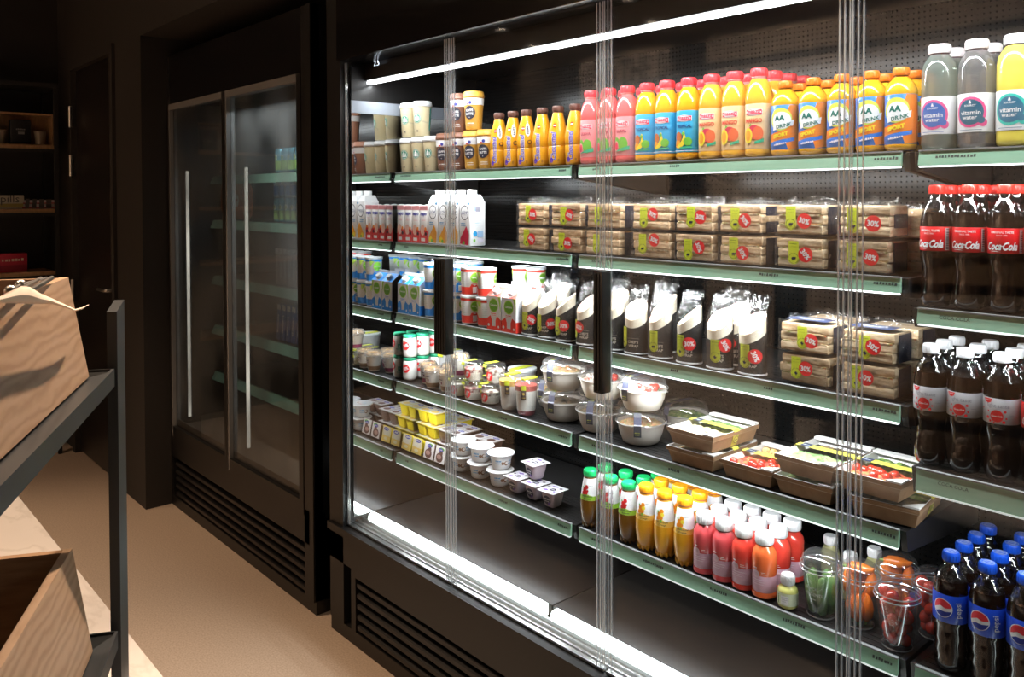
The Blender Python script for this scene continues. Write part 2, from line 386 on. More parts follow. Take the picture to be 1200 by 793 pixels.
MIR = M('side_mirror', (.80, .82, .82), .015, 1)
P(MB().box(-2.605, -2.598, 1.529, YB-.001, .438, 1.885, MIR), 'mirror_side_wall', R)
P(MB().box(-2.606, -2.599, 1.53, YB-.001, 1.886, 1.93, M('grey_rail', (.30, .33, .38), .4)).box(-2.606, -2.599, 1.53, YB-.001, 1.93, 2.049, BLACK), 'side_rail', R)
DECK = mottled('bottom_deck', [(.4, (.007, .0055, .005)), (.6, (.009, .007, .006))], 8, .36); DECK.node_tree.nodes['Principled BSDF'].inputs['Specular IOR Level'].default_value = .2
for i in range(3):
    x0, x1 = G0+GW*i+.002, G0+GW*(i+1)-.002
    P(MB().rbox(x0, min(x1, .5), 1.612, YB-.002, .404, .437, DECK, .002), 'bottom_tray', R)
LEDM = M('led_diffuser', (.9, .95, .92), .4, emit=(.86, 1, .95), es=5.0)
ALU = M('brushed_aluminium', (.72, .74, .74), .28, 1)
for i in range(3):
    x0, x1 = G0+GW*i+(.018 if i else .002), G0+GW*(i+1)-.018
    P(MB().hexa([(x0, 1.582, .4045), (x1, 1.582, .4045), (x1, 1.611, .4045), (x0, 1.611, .4045)], [(x0, 1.590, .433), (x1, 1.590, .433), (x1, 1.611, .436), (x0, 1.611, .436)], LEDM), 'bottom_light', R)
P(MB().box(-2.62, .5, 1.533, 1.5805, .4025, .409, ALU).box(-2.62, .5, 1.533, 1.537, .409, .415, ALU).box(-2.62, .5, 1.552, 1.555, .409, .417, ALU).box(-2.62, .5, 1.572, 1.5805, .409, .420, ALU), 'door_track', R)
LEDT = M('led_tube', (.9, .95, 1), .4, emit=(.93, .97, 1), es=9)
for i in range(3):
    x0, x1 = G0+GW*i+.001, G0+GW*(i+1)-.001
    P(MB().rbox(x0, x1, 1.592, 1.606, 1.9895, 2.003, LEDT, .003), 'top_light', R)
P(MB().box(-2.597, .5, 1.585, 1.613, 2.0035, 2.049, BLACK), 'top_light_rail', R)
# temperature display on the header behind the first door
P(MB().box(-2.62, -2.38, 1.612, 1.616, 2.008, 2.0485, GLOSSB), 'display_strip', R)
dsp = MB(); decals(dsp, [T('2.5', -2.52, 2.058, .035, M('display_digits', (.7, .8, 1), emit=(.75, .85, 1), es=3))], lambda u, v, e: (u, 1.5855-e, v)); P(dsp, 'temperature_display', R)

HANDLE = M('handle_black', (.010, .010, .011), .35)
def fridge_door(i):
    x0, x1 = DX[i], DX[i+1]
    dr = P(MB().box(x0+.003, x1-.003, YG, YG+.005, ZD0, ZD1, GLASS), 'glass_door', R)
    for s, xe in ((1, x0+.0015), (-1, x1-.0015)):
        b = MB()
        for k in range(3):
            a = xe+s*k*.0105; b.box(min(a, a+s*.0018), max(a, a+s*.0018), YG-.005, YG-.0005, ZD0, ZD1-.001, ACR)
            b.box(min(a, a+s*.0022), max(a, a+s*.0022), YG-.0062, YG-.0051, ZD0, ZD1-.001, ACR_STREAK)  # whitish strips imitate the LED streaks refracted in the clear profile
        P(b, 'clear_edge_profile', dr)
    P(MB().box(x0+.004, x1-.004, YG-.004, YG+.012, ZD0-.007, ZD0-.0005, ALU), 'bottom_profile', dr)
    return dr
doors = [fridge_door(i) for i in range(5)]
for dr, xh, z0, z1, wd in ((doors[0], -2.0035, 1.112, 1.402, .058), (doors[1], -1.366, 1.108, 1.405, .030)):
    h = MB().rbox(xh-wd/2 if wd < .05 else xh-.034, xh+wd/2 if wd < .05 else xh+.024, 1.478, 1.511, z0, z1, HANDLE, .003)
    for k in range(4 if wd > .05 else 2):
        xx = xh-.026+.012*k if wd > .05 else xh-.009+.011*k
        h.rbox(xx, xx+.006, 1.4745, 1.4785, z0+.006, z1-.006, HANDLE, .001)
    P(h, 'handle', dr)

# shelves
RAILM = mottled('green_price_rail', [(.35, (.28, .50, .35)), (.65, (.33, .56, .40))], 6, .38, (1, 1, 12))
SHELFM = M('shelf_black', (.022, .021, .021), .38); RAILW = M('rail_lip', (.28, .30, .30), .3)
TAGM = M('tag_print', (.05, .07, .06), .6); TAGBG = M('tag_paper', (.23, .36, .28), .45)
LIP = M('rail_light_line', (.9, .95, .95), .3, emit=(.93, 1, 1), es=1.6)
PW = {}
def shelf(mI, zt, zb, label, words, lipe):
    x0, x1 = G0+GW*mI+.017, min(G0+GW*(mI+1)-.017, .49)
    s_ = E('refrigerator_shelf', ((x0+x1)/2, YS, zt)); tag(s_, label, 'shelf', None); X = (x1-x0)/2; h = zb-zt
    pn = MB().rbox(-X, X, .010, YB-YS-.006, -.022, -.003, SHELFM, .002)
    for k in range(9): pn.box(-X+.004, X-.004, .022+.018*k, .0245+.018*k, -.003, -.0022, SHELFM)
    pn.build('shelf_panel', s_)
    for s1 in (-1, 1):
        MB().add([(s1*X, .012, -.003), (s1*X, YB-YS-.006, -.003), (s1*X, YB-YS-.006, -.085), (s1*X, .02, h-.006),
                  (s1*(X+.012), .012, -.003), (s1*(X+.012), YB-YS-.006, -.003), (s1*(X+.012), YB-YS-.006, -.085), (s1*(X+.012), .02, h-.006)],
                 [(0, 1, 2, 3), (7, 6, 5, 4), (0, 4, 5, 1), (1, 5, 6, 2), (2, 6, 7, 3), (3, 7, 4, 0)], SHELFM).build('bracket', s_)
    r = MB(); tl = .006
    r.hexa([(-X, 0, h+.004), (X, 0, h+.004), (X, .010, h+.004), (-X, .010, h+.004)], [(-X, tl, -.003), (X, tl, -.003), (X, .010, -.003), (-X, .010, -.003)], RAILM)
    r.box(-X, X, tl-.003, .0115, -.003, 0, RAILW)
    rl = r.build('price_rail', s_)
    n = len(words); L_ = h+.001
    def sf(u, v, e): t = (v-(h+.004))/(-.003-(h+.004)); return (u, tl*t-e, v)
    for k, wd in enumerate(words):
        u = -X+.06+(2*X-.1)*k/max(1, n-1) if n > 1 else -X+.25
        sh = []; tg = MB()
        if wd: sh.append((T if wd == 'COCA COLA' else lambda t, x, y, w, m: marks(t, x, y, w, m, 0))(wd, u+.01, h*.42, min(.010*len(wd)*.62, .075), TAGM))
        if sh: decals(tg, sh, sf, eps0=.0004); tg.build('price_tag', rl)
    MB().box(-X+.002, X-.002, .0008, .009, h-.0002, h+.0026, M('rail_light_%d' % round(lipe*10), (.9, .95, .95), .3, emit=(.93, 1, 1), es=lipe)).build('light_strip', s_)
    return s_
NM = ['top', 'second', 'third', 'fourth', 'fifth']
WB = [['CAFFE LATTE', 'CHOCO', '', 'CHOCO'], ['DRINK', 'LCHF', '', 'SANDWICH'], ['YOGHURT', 'MELK', '', 'WRAP'], ['YOGHURT', '', 'DESSERT', 'SALADE'], ['VLA', '', 'PUDDING', 'YOGHURT']]
WC = [['MAAZA', 'MAAZA', '', 'AA DRINK'], ['TONIJN', '', 'SANDWICH', 'SANDWICH'], ['', 'WRAP', 'WRAP', 'SANDWICH'], ['SALADE', 'SALADE', '', 'MAALTIJD'], ['APPELSAP', 'SINAASAPPEL', 'SMOOTHIE', 'KOMKOMMER', 'TOMATEN']]
UND = [[('paper coffee cups and bottled chocolate milk', 'red-capped juice'), ], ]
ON = [['coffee cups and chocolate milk bottles', 'guava, tropical, mango and orange drinks'], ['red and white milk cartons and sandwiches', 'wrapped sandwiches only'], ['blue and red dairy cartons and first wraps', 'black sleeved wraps'], ['yoghurts, desserts and first salad bowls', 'salad bowls and kraft boxes'], ['pudding packs and white yoghurt cups', 'tea, juice and smoothie bottles']]
for k in range(5):
    for mI in (0, 1):
        shelf(mI, ROWS[k], RAILB[k], '%s black shelf with green price rail carrying %s' % (NM[k], ON[k][mI]), (WB, WC)[mI][k], [3.2, 3.2, 2.6, 1.2, .7][k])
OD = ['vitamin water', 'red-capped cola', 'white-capped light cola', 'blue-capped cola']
for k in range(4):
    shelf(2, DROWS[k], DRAILB[k], 'black shelf with green price rail carrying %s bottles' % OD[k], [['VITAMIN WATER', '', 'VITAMIN WATER'], ['COCA COLA', '', 'COCA COLA'], ['COCA COLA', '', ''], ['PEPSI', 'PEPSI']][k], [3, 1.2, .5, .35][k])

# dim refrigerator with misted doors
R2_ = E('freezer_cabinet', (-3.65, 1.5, 0)); tag(R2_, 'dark refrigerator with two misted glass doors beside the bright one', 'refrigerator')
c = MB().box(-4.376, -2.83, 1.50, 2.2, 0, .05, BLACK).box(-4.376, -2.83, 1.53, 2.2, .05, .36, BLACK).box(-4.376, -2.83, 1.498, 1.54, .255, .385, BLACK)
c.box(-4.376, -4.35, 1.5, 2.2, .05, 2.31, BLACK).box(-2.915, -2.83, 1.498, 2.2, .05, 2.31, BLACK).box(-4.35, -2.915, 2.14, 2.2, .36, 2.31, BLACK).box(-4.35, -2.915, 1.54, 2.14, 2.07, 2.31, BLACK)
c.box(-4.35, -2.915, 1.50, 1.54, 2.06, 2.31, GLOSSB).box(-2.86, -2.83, 1.49, 1.53, .05, 2.31, BLACK)
c.box(-2.83, -2.716, 1.66, 2.2, 0, 2.31, BLACK).box(-2.79, -2.775, 1.56, 1.66, 0, 2.31, GLOSSB)
P(c, 'cabinet', R2_)
P(grille_slats(MB(), -4.32, -2.865, .055, .245, 1.502, 5, BLACK), 'grille', R2_)
P(MB().box(-4.35, -2.915, YB, 2.138, .38, 2.07, M('freezer_back', (.03, .03, .03), .5)), 'back_panel', R2_)
P(MB().box(-4.35, -2.915, 1.56, YB, .385, .41, M('freezer_floor', (.30, .22, .16), .5)), 'bottom_tray', R2_)
MIST = clear('misted_glass', tint=(.70, .72, .72), haze=.3, hazecol=(.17, .17, .165), hazenoise=(2.0, .08, .55), rough=.05)
FSEAL = M('door_seal', (.20, .20, .20), .25, spec=.7)
for x0, x1 in ((-4.347, -3.637), (-3.632, -2.917)):
    dr = P(MB().box(x0+.012, x1-.035, 1.513, 1.518, .413, 2.03, MIST), 'glass_door', R2_)
    P(MB().box(x0, x0+.012, 1.495, 1.535, .36, 2.06, FSEAL).box(x1-.035, x1, 1.495, 1.535, .36, 2.06, BLACK).box(x0+.012, x1-.035, 1.495, 1.535, .36, .413, BLACK).box(x0+.012, x1-.035, 1.495, 1.535, 2.03, 2.06, FSEAL), 'door_frame', dr)
    P(MB().box(x0+.0125, x1-.036, 1.519, 1.524, .4135, .445, M('track_brown', (.20, .15, .11), .3)), 'bottom_profile', dr)
    zz = .42
    P(MB().lathe([(.008, 0), (.008, 1.26)], M('warm_tube', (.9, .85, .75), emit=(1, .90, .76), es=1.5), 10, cx=x0+.058, cy=1.565, cz=.46), 'light_tube', dr)
FROWS = [1.700, 1.470, 1.175, .915, .67]
for k, z in enumerate(FROWS):
    s_ = E('freezer_shelf', (-3.63, 1.72, z)); tag(s_, 'dim shelf with green price rail in misted refrigerator, %s of five' % ['topmost', 'second from top', 'middle one', 'second from bottom', 'lowest'][k], 'shelf')
    MB().box(-.71, .71, .01, .36, -.02, -.003, SHELFM).build('shelf_panel', s_)
    MB().hexa([(-.71, -.02, -.045), (.71, -.02, -.045), (.71, 0, -.045), (-.71, 0, -.045)], [(-.71, 0, -.003), (.71, 0, -.003), (.71, .009, -.003), (-.71, .009, -.003)], M('pale_green_rail', (.22, .38, .27), .35)).build('price_rail', s_)
area('freezer_light', (-3.25, 1.60, 2.0), .55, 7.5, (math.radians(20), 0, 0), LEDC, .02)
area('freezer_light', (-2.935, 1.62, 1.25), .02, 3.2, (math.radians(80), 0, math.radians(100)), LEDC, 1.4)
# ------------------------------------------------------------------ products
def liquid(name, col, rough=.12): return M(name, col, rough, coat=.6, spec=.6)
def cap(root, r, z0, z1, mat, name='cap', top=None):
    b = MB().lathe([(r*.96, z0), (r, z0+.001), (r, z1-.003), (r*.9, z1), (0, z1)], mat, 18)
    for i in range(18):
        a = 2*PI*i/18; x, y = r*math.sin(a), -r*math.cos(a)
        b.box(x-.0006, x+.0006, y-.0006, y+.0006, z0+.003, z1-.004, mat)
    if top: decals(b, top, flatz(z1))
    return b.build(name, root)

def star_cup():
    R_ = E('coffee_cup'); pr = [(0, .001), (.0265, .001), (.0275, .004), (.0345, .108)]
    MB().lathe(pr, M('beige_cup', (.62, .53, .33), .45), 24).build('cup_body', R_)
    MB().lathe([(.0355, .106), (.037, .108), (.0375, .114), (.035, .1165), (.034, .124), (.031, .126), (0, .1255)], WHITE, 24).build('lid', R_)
    b = MB(); g = M('logo_green', (.03, .24, .15), .5); wv = M('cup_wave', (.50, .44, .30), .5)
    sh = [PG([(-.03, .04), (-.01, .055), (.015, .058), (.045, .05), (.045, .045), (.015, .052), (-.01, .049), (-.03, .034)], wv), DC(0, .064, .0175, g), RG(0, .064, .0155, .0014, WPRINT),
          DC(0, .069, .0042, WPRINT), PG([(-.006, .055), (.006, .055), (.0045, .066), (-.0045, .066)], WPRINT), PG([(-.0105, .057), (-.0075, .055), (-.0065, .068), (-.009, .071)], WPRINT), PG([(.0105, .057), (.0075, .055), (.0065, .068), (.009, .071)], WPRINT),
          PG([(-.003, .0735), (0, .077), (.003, .0735)], WPRINT), DC(0, .0185, .004, DARKTXT), DC(0, .018, .0022, M('beige_cup', ())), RC(.052, .058, .02, .1, M('teal_print', (.02, .30, .28), .5))]
    decals(b, sh, cyl(pr), .004); b.build('label', R_); return R_
def latte_cup(col):
    c = {'brown': (.20, .085, .05), 'mustard': (.62, .33, .05)}[col]
    R_ = E('iced_coffee_cup'); body = M('cup_'+col, c, .45); pr = [(0, .001), (.0265, .001), (.0275, .004), (.0345, .112)]
    rp = [(0, .001), (.0265, .001)]
    for i in range(14): z = .006+.005*i; rp += [(.0270+.0068*(z/.112), z), (.0277+.0068*(z/.112), z+.0025)]
    rp += [(.0325, .078), (.0345, .112)]
    MB().lathe(rp, body, 24).build('cup_body', R_)
    MB().lathe([(.0352, .110), (.037, .111), (.0372, .118), (.0350, .1205), (.034, .129), (.031, .131), (0, .1302)], M('lid_'+col, tuple(min(1, v*1.25) for v in c), .4), 24).build('lid', R_)
    b = MB().lathe([(rad(pr, .084)+.0008, .084), (rad(pr, .107)+.0008, .107)], WPRINT, 24)
    decals(b, [DC(0, .058, .0225, DARKTXT), T('CAFFE', 0, .066, .029, WPRINT, bold=.02), T('LATTE', 0, .054, .030, WPRINT, bold=.02), DC(0, .042, .0015, WPRINT), T('SINCE 1896', .004, .022, .028, WPRINT), RC(-.012, .02, .015, .0165, WPRINT),
               DC(.004, .092, .0055, M('emblem_blue', (.05, .06, .35), .5)), RC(-.009, -.001, .085, .089, RED)], cyl(pr), .004, eps0=.0015)
    b.build('label', R_); return R_
def choco_bottle(var=0):
    R_ = E('chocolate_milk_bottle'); pr = [(0, .001), (.024, .001), (.028, .006), (.0275, .02), (.029, .03), (.0295, .055), (.028, .058), (.0295, .062), (.0305, .082), (.028, .10), (.0205, .135), (.0155, .155), (.0145, .158)]
    MB().lathe(pr, M('yellow_sleeve', (.86, .40, .015), .3, coat=.4), 26).build('bottle_body', R_)
    MB().lathe([(.0150, .155), (.0150, .161), (.0135, .162)], M('brown_neck', (.10, .04, .03), .3), 18).build('neck', R_)
    cap(R_, .0168, .161, .177, M('brown_cap', (.13, .055, .04), .4))
    b = MB(); pu = M('purple_print', (.10, .03, .42), .4)
    sh = [T('Chocomel', -.004, .058, .085, WPRINT, 90, .25, .07, 1.25), T('Chocomel', -.004, .058, .083, pu, 90, .25, .022, 1.25), DC(-.012, .016, .0075, pu), DC(-.012, .0165, .0045, M('yellow_sleeve', ())), DC(-.001, .118, .006, RED), RC(-.006, .005, .1165, .1195, WPRINT), RC(.010, .016, .012, .020, M('orange_dark', (.5, .2, .02), .5))]
    if var: sh += [DC(.017, .114, .0085, WPRINT, .021), DC(.017, .114, .0065, M('pale_print', (.7, .66, .62), .5), .018), T('CHOCO', .017, .114, .026, DARKTXT, 90), DC(.021, .076, .0065, DARKTXT), DC(.021, .076, .0045, M('yellow_sleeve', ()))]
    decals(b, sh, cyl(pr), .004, cutv=[.03, .055, .058, .062, .082, .10, .135]); b.build('label', R_); return R_

MAZ = {'guava': ((.78, .13, .13), (.90, .32, .33)), 'tropical': ((.90, .40, .02), (.05, .42, .70)), 'mango': ((.84, .42, .04), (.92, .62, .32))}
def juice_bottle(v):
    lc, bc = MAZ[v]; R_ = E('juice_bottle')
    pr = [(0, .001), (.027, .001), (.031, .004), (.0322, .010), (.0322, .016), (.0312, .019), (.0312, .125), (.0322, .129), (.0322, .137), (.0305, .152), (.026, .168), (.0195, .181), (.0172, .184)]
    MB().lathe(pr, liquid('juice_'+v, lc), 28).build('bottle_body', R_)
    MB().lathe([(.0166, .183), (.0166, .192)], M('pink_neck', (.75, .30, .28), .25), 20).lathe([(.0185, .187), (.0185, .189)], M('pink_neck', ()), 20).build('neck', R_)
    cap(R_, .0196, .1895, .209, M('cap_red', (.80, .045, .06), .35))
    bg = M('label_'+v, bc, .35, coat=.3); b = MB().lathe([(.0317, .0195), (.0319, .0205), (.0319, .1235), (.0317, .1245)], bg, 32)
    s_ = cyl([(.0319, 0), (.0319, .21)]); lr = M('maaza_red', (.80, .03, .09), .4)
    sh = [DC(0, .1045, .021, WPRINT, .0085), RC(-.021, .021, .098, .111, WPRINT), DC(0, .1045, .0195, lr, .0072), RC(-.0195, .0195, .0985, .1105, lr), DC(0, .1045, .0182, WPRINT, .0062), T('maaza', 0, .1045, .032, lr, 0, .2, .03, 1.1)]
    txt = {'guava': ('GUAVA', (.45, .02, .08)), 'tropical': ('TROPICAL', (.02, .05, .20)), 'mango': ('MANGO', (.80, .06, .04))}[v]
    sh += [T(txt[0], 0, .085, .040 if v != 'guava' else .032, M('word_'+v, txt[1], .4), 0, 0, .03, 1.25)]
    gr = M('fruit_green', (.18, .50, .06), .4); ye = M('fruit_yellow', (.92, .72, .05), .4); rd = M('fruit_red', (.75, .05, .10), .4); lf = M('leaf_teal', (.05, .45, .25), .4)
    if v == 'guava': sh += [DC(-.016, .052, .0115, gr, .018), DC(.006, .05, .013, gr, .0195), DC(-.016, .045, .009, M('fruit_pink', (.90, .35, .35), .4), .014), DC(-.016, .045, .0065, lr, .011), PG([(-.02, .03), (.024, .034), (.024, .046), (.0, .038)], lf)]
    if v == 'tropical': sh += [DC(-.014, .058, .010, M('fruit_brown', (.60, .16, .04), .4), .013), DC(-.016, .04, .010, M('fruit_orange', (.90, .38, .03), .4)), PG([(-.022, .034), (-.008, .03), (.004, .04), (.006, .056), (.003, .072), (.0, .073), (-.001, .056), (-.008, .043)], ye), DC(.011, .046, .0105, gr), DC(-.0, .066, .004, gr), PG([(-.01, .028), (.022, .030), (.02, .035), (-.008, .033)], lf)]
    if v == 'mango': sh += [DC(.002, .058, .015, rd, .0165), DC(.011, .055, .012, M('fruit_red2', (.85, .16, .06), .4), .016), DC(-.0125, .05, .0115, ye, .0185), DC(-.0125, .05, .0075, M('fruit_orange', ()), .013), PG([(-.010, .070), (-.002, .074), (-.006, .078)], gr), PG([(.004, .030), (.024, .035), (.024, .043), (.004, .036)], lf)]
    sh += [RC(-.1, .1, .0225, .024, WPRINT)] if v == 'tropical' else []
    decals(b, sh, s_, .004); b.build('label', R_); return R_
def sport_bottle():
    R_ = E('isotonic_drink_bottle'); pr = [(0, .001), (.026, .001), (.030, .005), (.0315, .012), (.0300, .02), (.0300, .112), (.0318, .118), (.031, .126), (.026, .138), (.0165, .150), (.0138, .152)]
    MB().lathe(pr, liquid('isotonic_orange', (.86, .42, .02)), 28).build('bottle_body', R_)
    MB().lathe([(.0136, .151), (.0136, .157), (.016, .157), (.016, .159), (.0136, .159)], PET, 18).build('neck', R_)
    cap(R_, .0158, .1555, .172, M('cap_orange', (.90, .22, .02), .35))
    bl = M('label_blue', (.03, .20, .70), .35, coat=.3); org = M('label_orange', (.88, .25, .03), .35); b = MB().lathe([(.0306, .0125), (.0311, .0135), (.0311, .115), (.0308, .1155)], bl, 30)
    s_ = cyl([(.0311, 0), (.0311, .2)]); yg = M('label_yellowgreen', (.70, .75, .10), .4); dg = M('word_darkgreen', (.02, .18, .14), .4)
    sh = [PG([(.018, .1145), (.045, .1145), (.06, .02), (.015, .014), (.0, .06)], org), PG([(-.035, .048), (.035, .066), (.04, .045), (-.035, .030)], org), PG([(-.035, .030), (.03, .042), (.03, .034), (-.035, .02)], M('label_blue', ())), DC(-.002, .083, .026, yg, .026), DC(0, .080, .022, WPRINT, .020), PG([(-.02, .058), (.026, .068), (.028, .082), (-.02, .07)], WPRINT),
          T('AA', -.004, .086, .024, dg, 0, 0, .05), T('DRINK', .005, .0685, .034, dg, 12, .15, .03), T('SPORT', -.002, .0475, .036, M('word_yellow', (.92, .72, .03), .4), 14, .2, .06), T('RESTORE', -.002, .027, .030, WPRINT, 10, 0, .02)]
    decals(b, sh, s_, .004); b.build('label', R_); return R_
def vitamin_bottle(v):
    R_ = E('vitamin_water_bottle'); pr = [(0, .001), (.027, .001), (.031, .004), (.0322, .012), (.0315, .026), (.0318, .104), (.0325, .115), (.0318, .155), (.029, .170), (.021, .184), (.0175, .188)]
    ye = v == 'yellow'
    bm_ = liquid('vitamin_yellow', (.80, .66, .10)) if ye else clear('vitamin_clear_'+v, tint=(.72, .78, .72) if v != 'plum' else (.74, .74, .72), haze=.34, hazecol=(.60, .68, .62) if v == 'pink' else (.62, .60, .60), gloss=.16)
    MB().lathe(pr, bm_, 28).build('bottle_body', R_)
    MB().lathe([(.0176, .187), (.0174, .197)], clear('mauve_neck', tint=(.72, .58, .64), haze=.25, hazecol=(.6, .4, .48)), 20).build('neck', R_)
    cap(R_, .0205, .1905, .209, M('cap_pale_pink', (.84, .77, .79), .4) if not ye else WHITE)
    b = MB().lathe([(.0324, .0295), (.0326, .0305), (.0326, .103), (.0324, .104)], WPRINT, 32); s_ = cyl([(.0326, 0), (.0326, .2)])
    rc, ic = {'pink': ((.75, .12, .30), (.08, .16, .45)), 'plum': ((.80, .10, .28), (.04, .13, .20)), 'yellow': ((.05, .55, .45), (.05, .17, .27))}[v]
    rm = M('ring_'+v, rc, .4); im = M('disc_'+v, ic, .4)
    sh = [DC(0, .068, .0285, rm, .0295), DC(.022, .048, .008, rm), DC(0, .068, .0235, im, .0245), DC(.019, .0525, .0065, im), T('vitamin', 0, .067, .036, WPRINT, 0, 0, .012), T('water', -.001, .0575, .026, WPRINT, 0, 0, .012), T('SOURCY', 0, .0805, .020, WPRINT, 0, 0, .02), PG([(-.0025, .084), (.0025, .084), (.001, .09), (-.001, .09)], WPRINT), RC(-.02, .02, .0335, .0345, im)]
    decals(b, sh, s_, .004); b.build('label', R_); return R_
CLIQ = liquid('cola', (.012, .005, .003), .08)
def cola(v):
    R_ = E('cola_bottle')
    pr = [(0, .003), (.020, .001), (.026, .004), (.0305, .016), (.0312, .034), (.0285, .052), (.0268, .066), (.0285, .084), (.0318, .098), (.0322, .106), (.0322, .163), (.0318, .172), (.0285, .190)]
    MB().lathe(pr+[(.0, .190)], CLIQ, 28).build('bottle_body', R_)
    MB().lathe([(.0286, .190), (.0245, .203), (.0175, .214), (.0138, .221), (.0130, .226), (.0155, .226), (.0155, .228), (.013, .228)], clear('shoulder_plastic', tint=(.78, .78, .78), gloss=.20, rough=.08, bump=.25, bscale=60), 24).build('shoulder', R_)
    cap(R_, .0158, .226, .244, {'red': M('cap_red_cola', (.82, .03, .02), .35), 'light': M('cap_white', (.80, .81, .83), .4)}[v])
    bg = M('label_cola_red', (.74, .015, .02), .35, coat=.3) if v == 'red' else M('label_silver', (.50, .50, .52), .4); b = MB().lathe([(.0324, .113), (.0327, .1135), (.0327, .1605), (.0324, .161)], bg, 32); s_ = cyl([(.0327, 0), (.0327, .3)])
    if v == 'red':
        sh = [T('ORIGINAL TASTE', 0, .1535, .043, WPRINT, 0, 0, .03), T('SINCE 1886', 0, .1475, .020, WPRINT), T('Coca', -.0145, .1275, .0285, WPRINT, 0, .42, .035, 1.45), T('-', 0.001, .1275, .005, WPRINT), T('Cola', .0155, .1275, .0265, WPRINT, 0, .42, .035, 1.45), PG([(-.024, .1175), (-.012, .1185), (.0, .1165), (-.012, .1172)], WPRINT),
              RC(.033, .041, .115, .159, M('bar_pale', (.7, .6, .6), .5))] + [RC(.034, .040, .117+.0035*i, .1185+.0035*i, DARKTXT) for i in range(12)]
    else:
        rl = M('label_cola_red', (.74, .015, .02), .35); gy = M('word_grey', (.22, .22, .25), .5)
        sh = [PG([(-.026, .1595), (-.008, .1595), (-.011, .153), (-.017, .1505), (-.023, .153)], rl), T('NIEUW', -.017, .1562, .011, WPRINT), T('light taste', .002, .1465, .040, gy), DC(0, .128, .0115, rl), T('Coca-Cola', 0, .128, .019, WPRINT, 0, .3, .02)]
        for dx, dy, r in ((-.015, .136, .0016), (-.016, .124, .0028), (-.011, .118, .0022), (.012, .118, .0028), (.016, .125, .0018), (.014, .1375, .0024), (-.004, .1155, .0018), (-.026, .140, .0016)): sh.append(DC(dx, dy, r, rl, n=10))
        sh += [RC(-.031, -.022, .128, .1286, gy), RC(.021, .030, .131, .1316, gy), T('30%', -.026, .1335, .001, gy)] [:2]
    decals(b, sh, s_, .004); b.build('label', R_); return R_
def pepsi():
    R_ = E('cola_bottle')
    pr = [(0, .003), (.021, .001), (.027, .006), (.0300, .018), (.0278, .030), (.0305, .042), (.0278, .055), (.0310, .068), (.0290, .080), (.0318, .094), (.0322, .098), (.0322, .160), (.0315, .168), (.0290, .182)]
    MB().lathe(pr+[(0, .182)], CLIQ, 28).build('bottle_body', R_)
    MB().lathe([(.0290, .182), (.0235, .198), (.0165, .207), (.0140, .211), (.0134, .216), (.016, .216), (.016, .218), (.0134, .218)], clear('shoulder_plastic'), 24).build('shoulder', R_)
    bc = M('cap_blue', (.01, .10, .72), .35); wt = M('cap_white_print', (.5, .6, .85), .5)
    cap(R_, .0158, .2165, .2345, bc, top=[RG(0, 0, .012, .001, wt), RG(0, 0, .009, .0025, wt, a0=30, a1=150), RG(0, 0, .009, .0025, wt, a0=210, a1=330), RC(-.008, .008, -.001, .001, wt)])
    bl = M('label_pepsi_blue', (.012, .07, .60), .35, coat=.3); rd = M('globe_red', (.80, .03, .05), .4); dk = M('globe_blue', (.01, .03, .28), .4)
    b = MB().lathe([(.0324, .102), (.0327, .1025), (.0327, .1565), (.0324, .157)], bl, 32); s_ = cyl([(.0327, 0), (.0327, .3)], a0=.30)
    c0, z0, r = -.012, .130, .0185
    top = [(c0+r*.92*math.cos(math.radians(a)), z0+r*.92*math.sin(math.radians(a))) for a in range(10, 201, 12)]
    bot = [(c0+r*.92*math.cos(math.radians(a)), z0+r*.92*math.sin(math.radians(a))) for a in range(215, 351, 12)]
    sh = [DC(c0, z0, r, WPRINT, n=28), PG(top+[(c0-r*.2, z0+.004), (c0+r*.3, z0+.0005)], rd), PG(bot+[(c0+r*.3, z0-.006), (c0-r*.3, z0-.0055)], dk), T('pepsi', .0185, .130, .030, WPRINT, 90, 0, .01)]
    decals(b, sh, s_, .004); b.build('label', R_); return R_
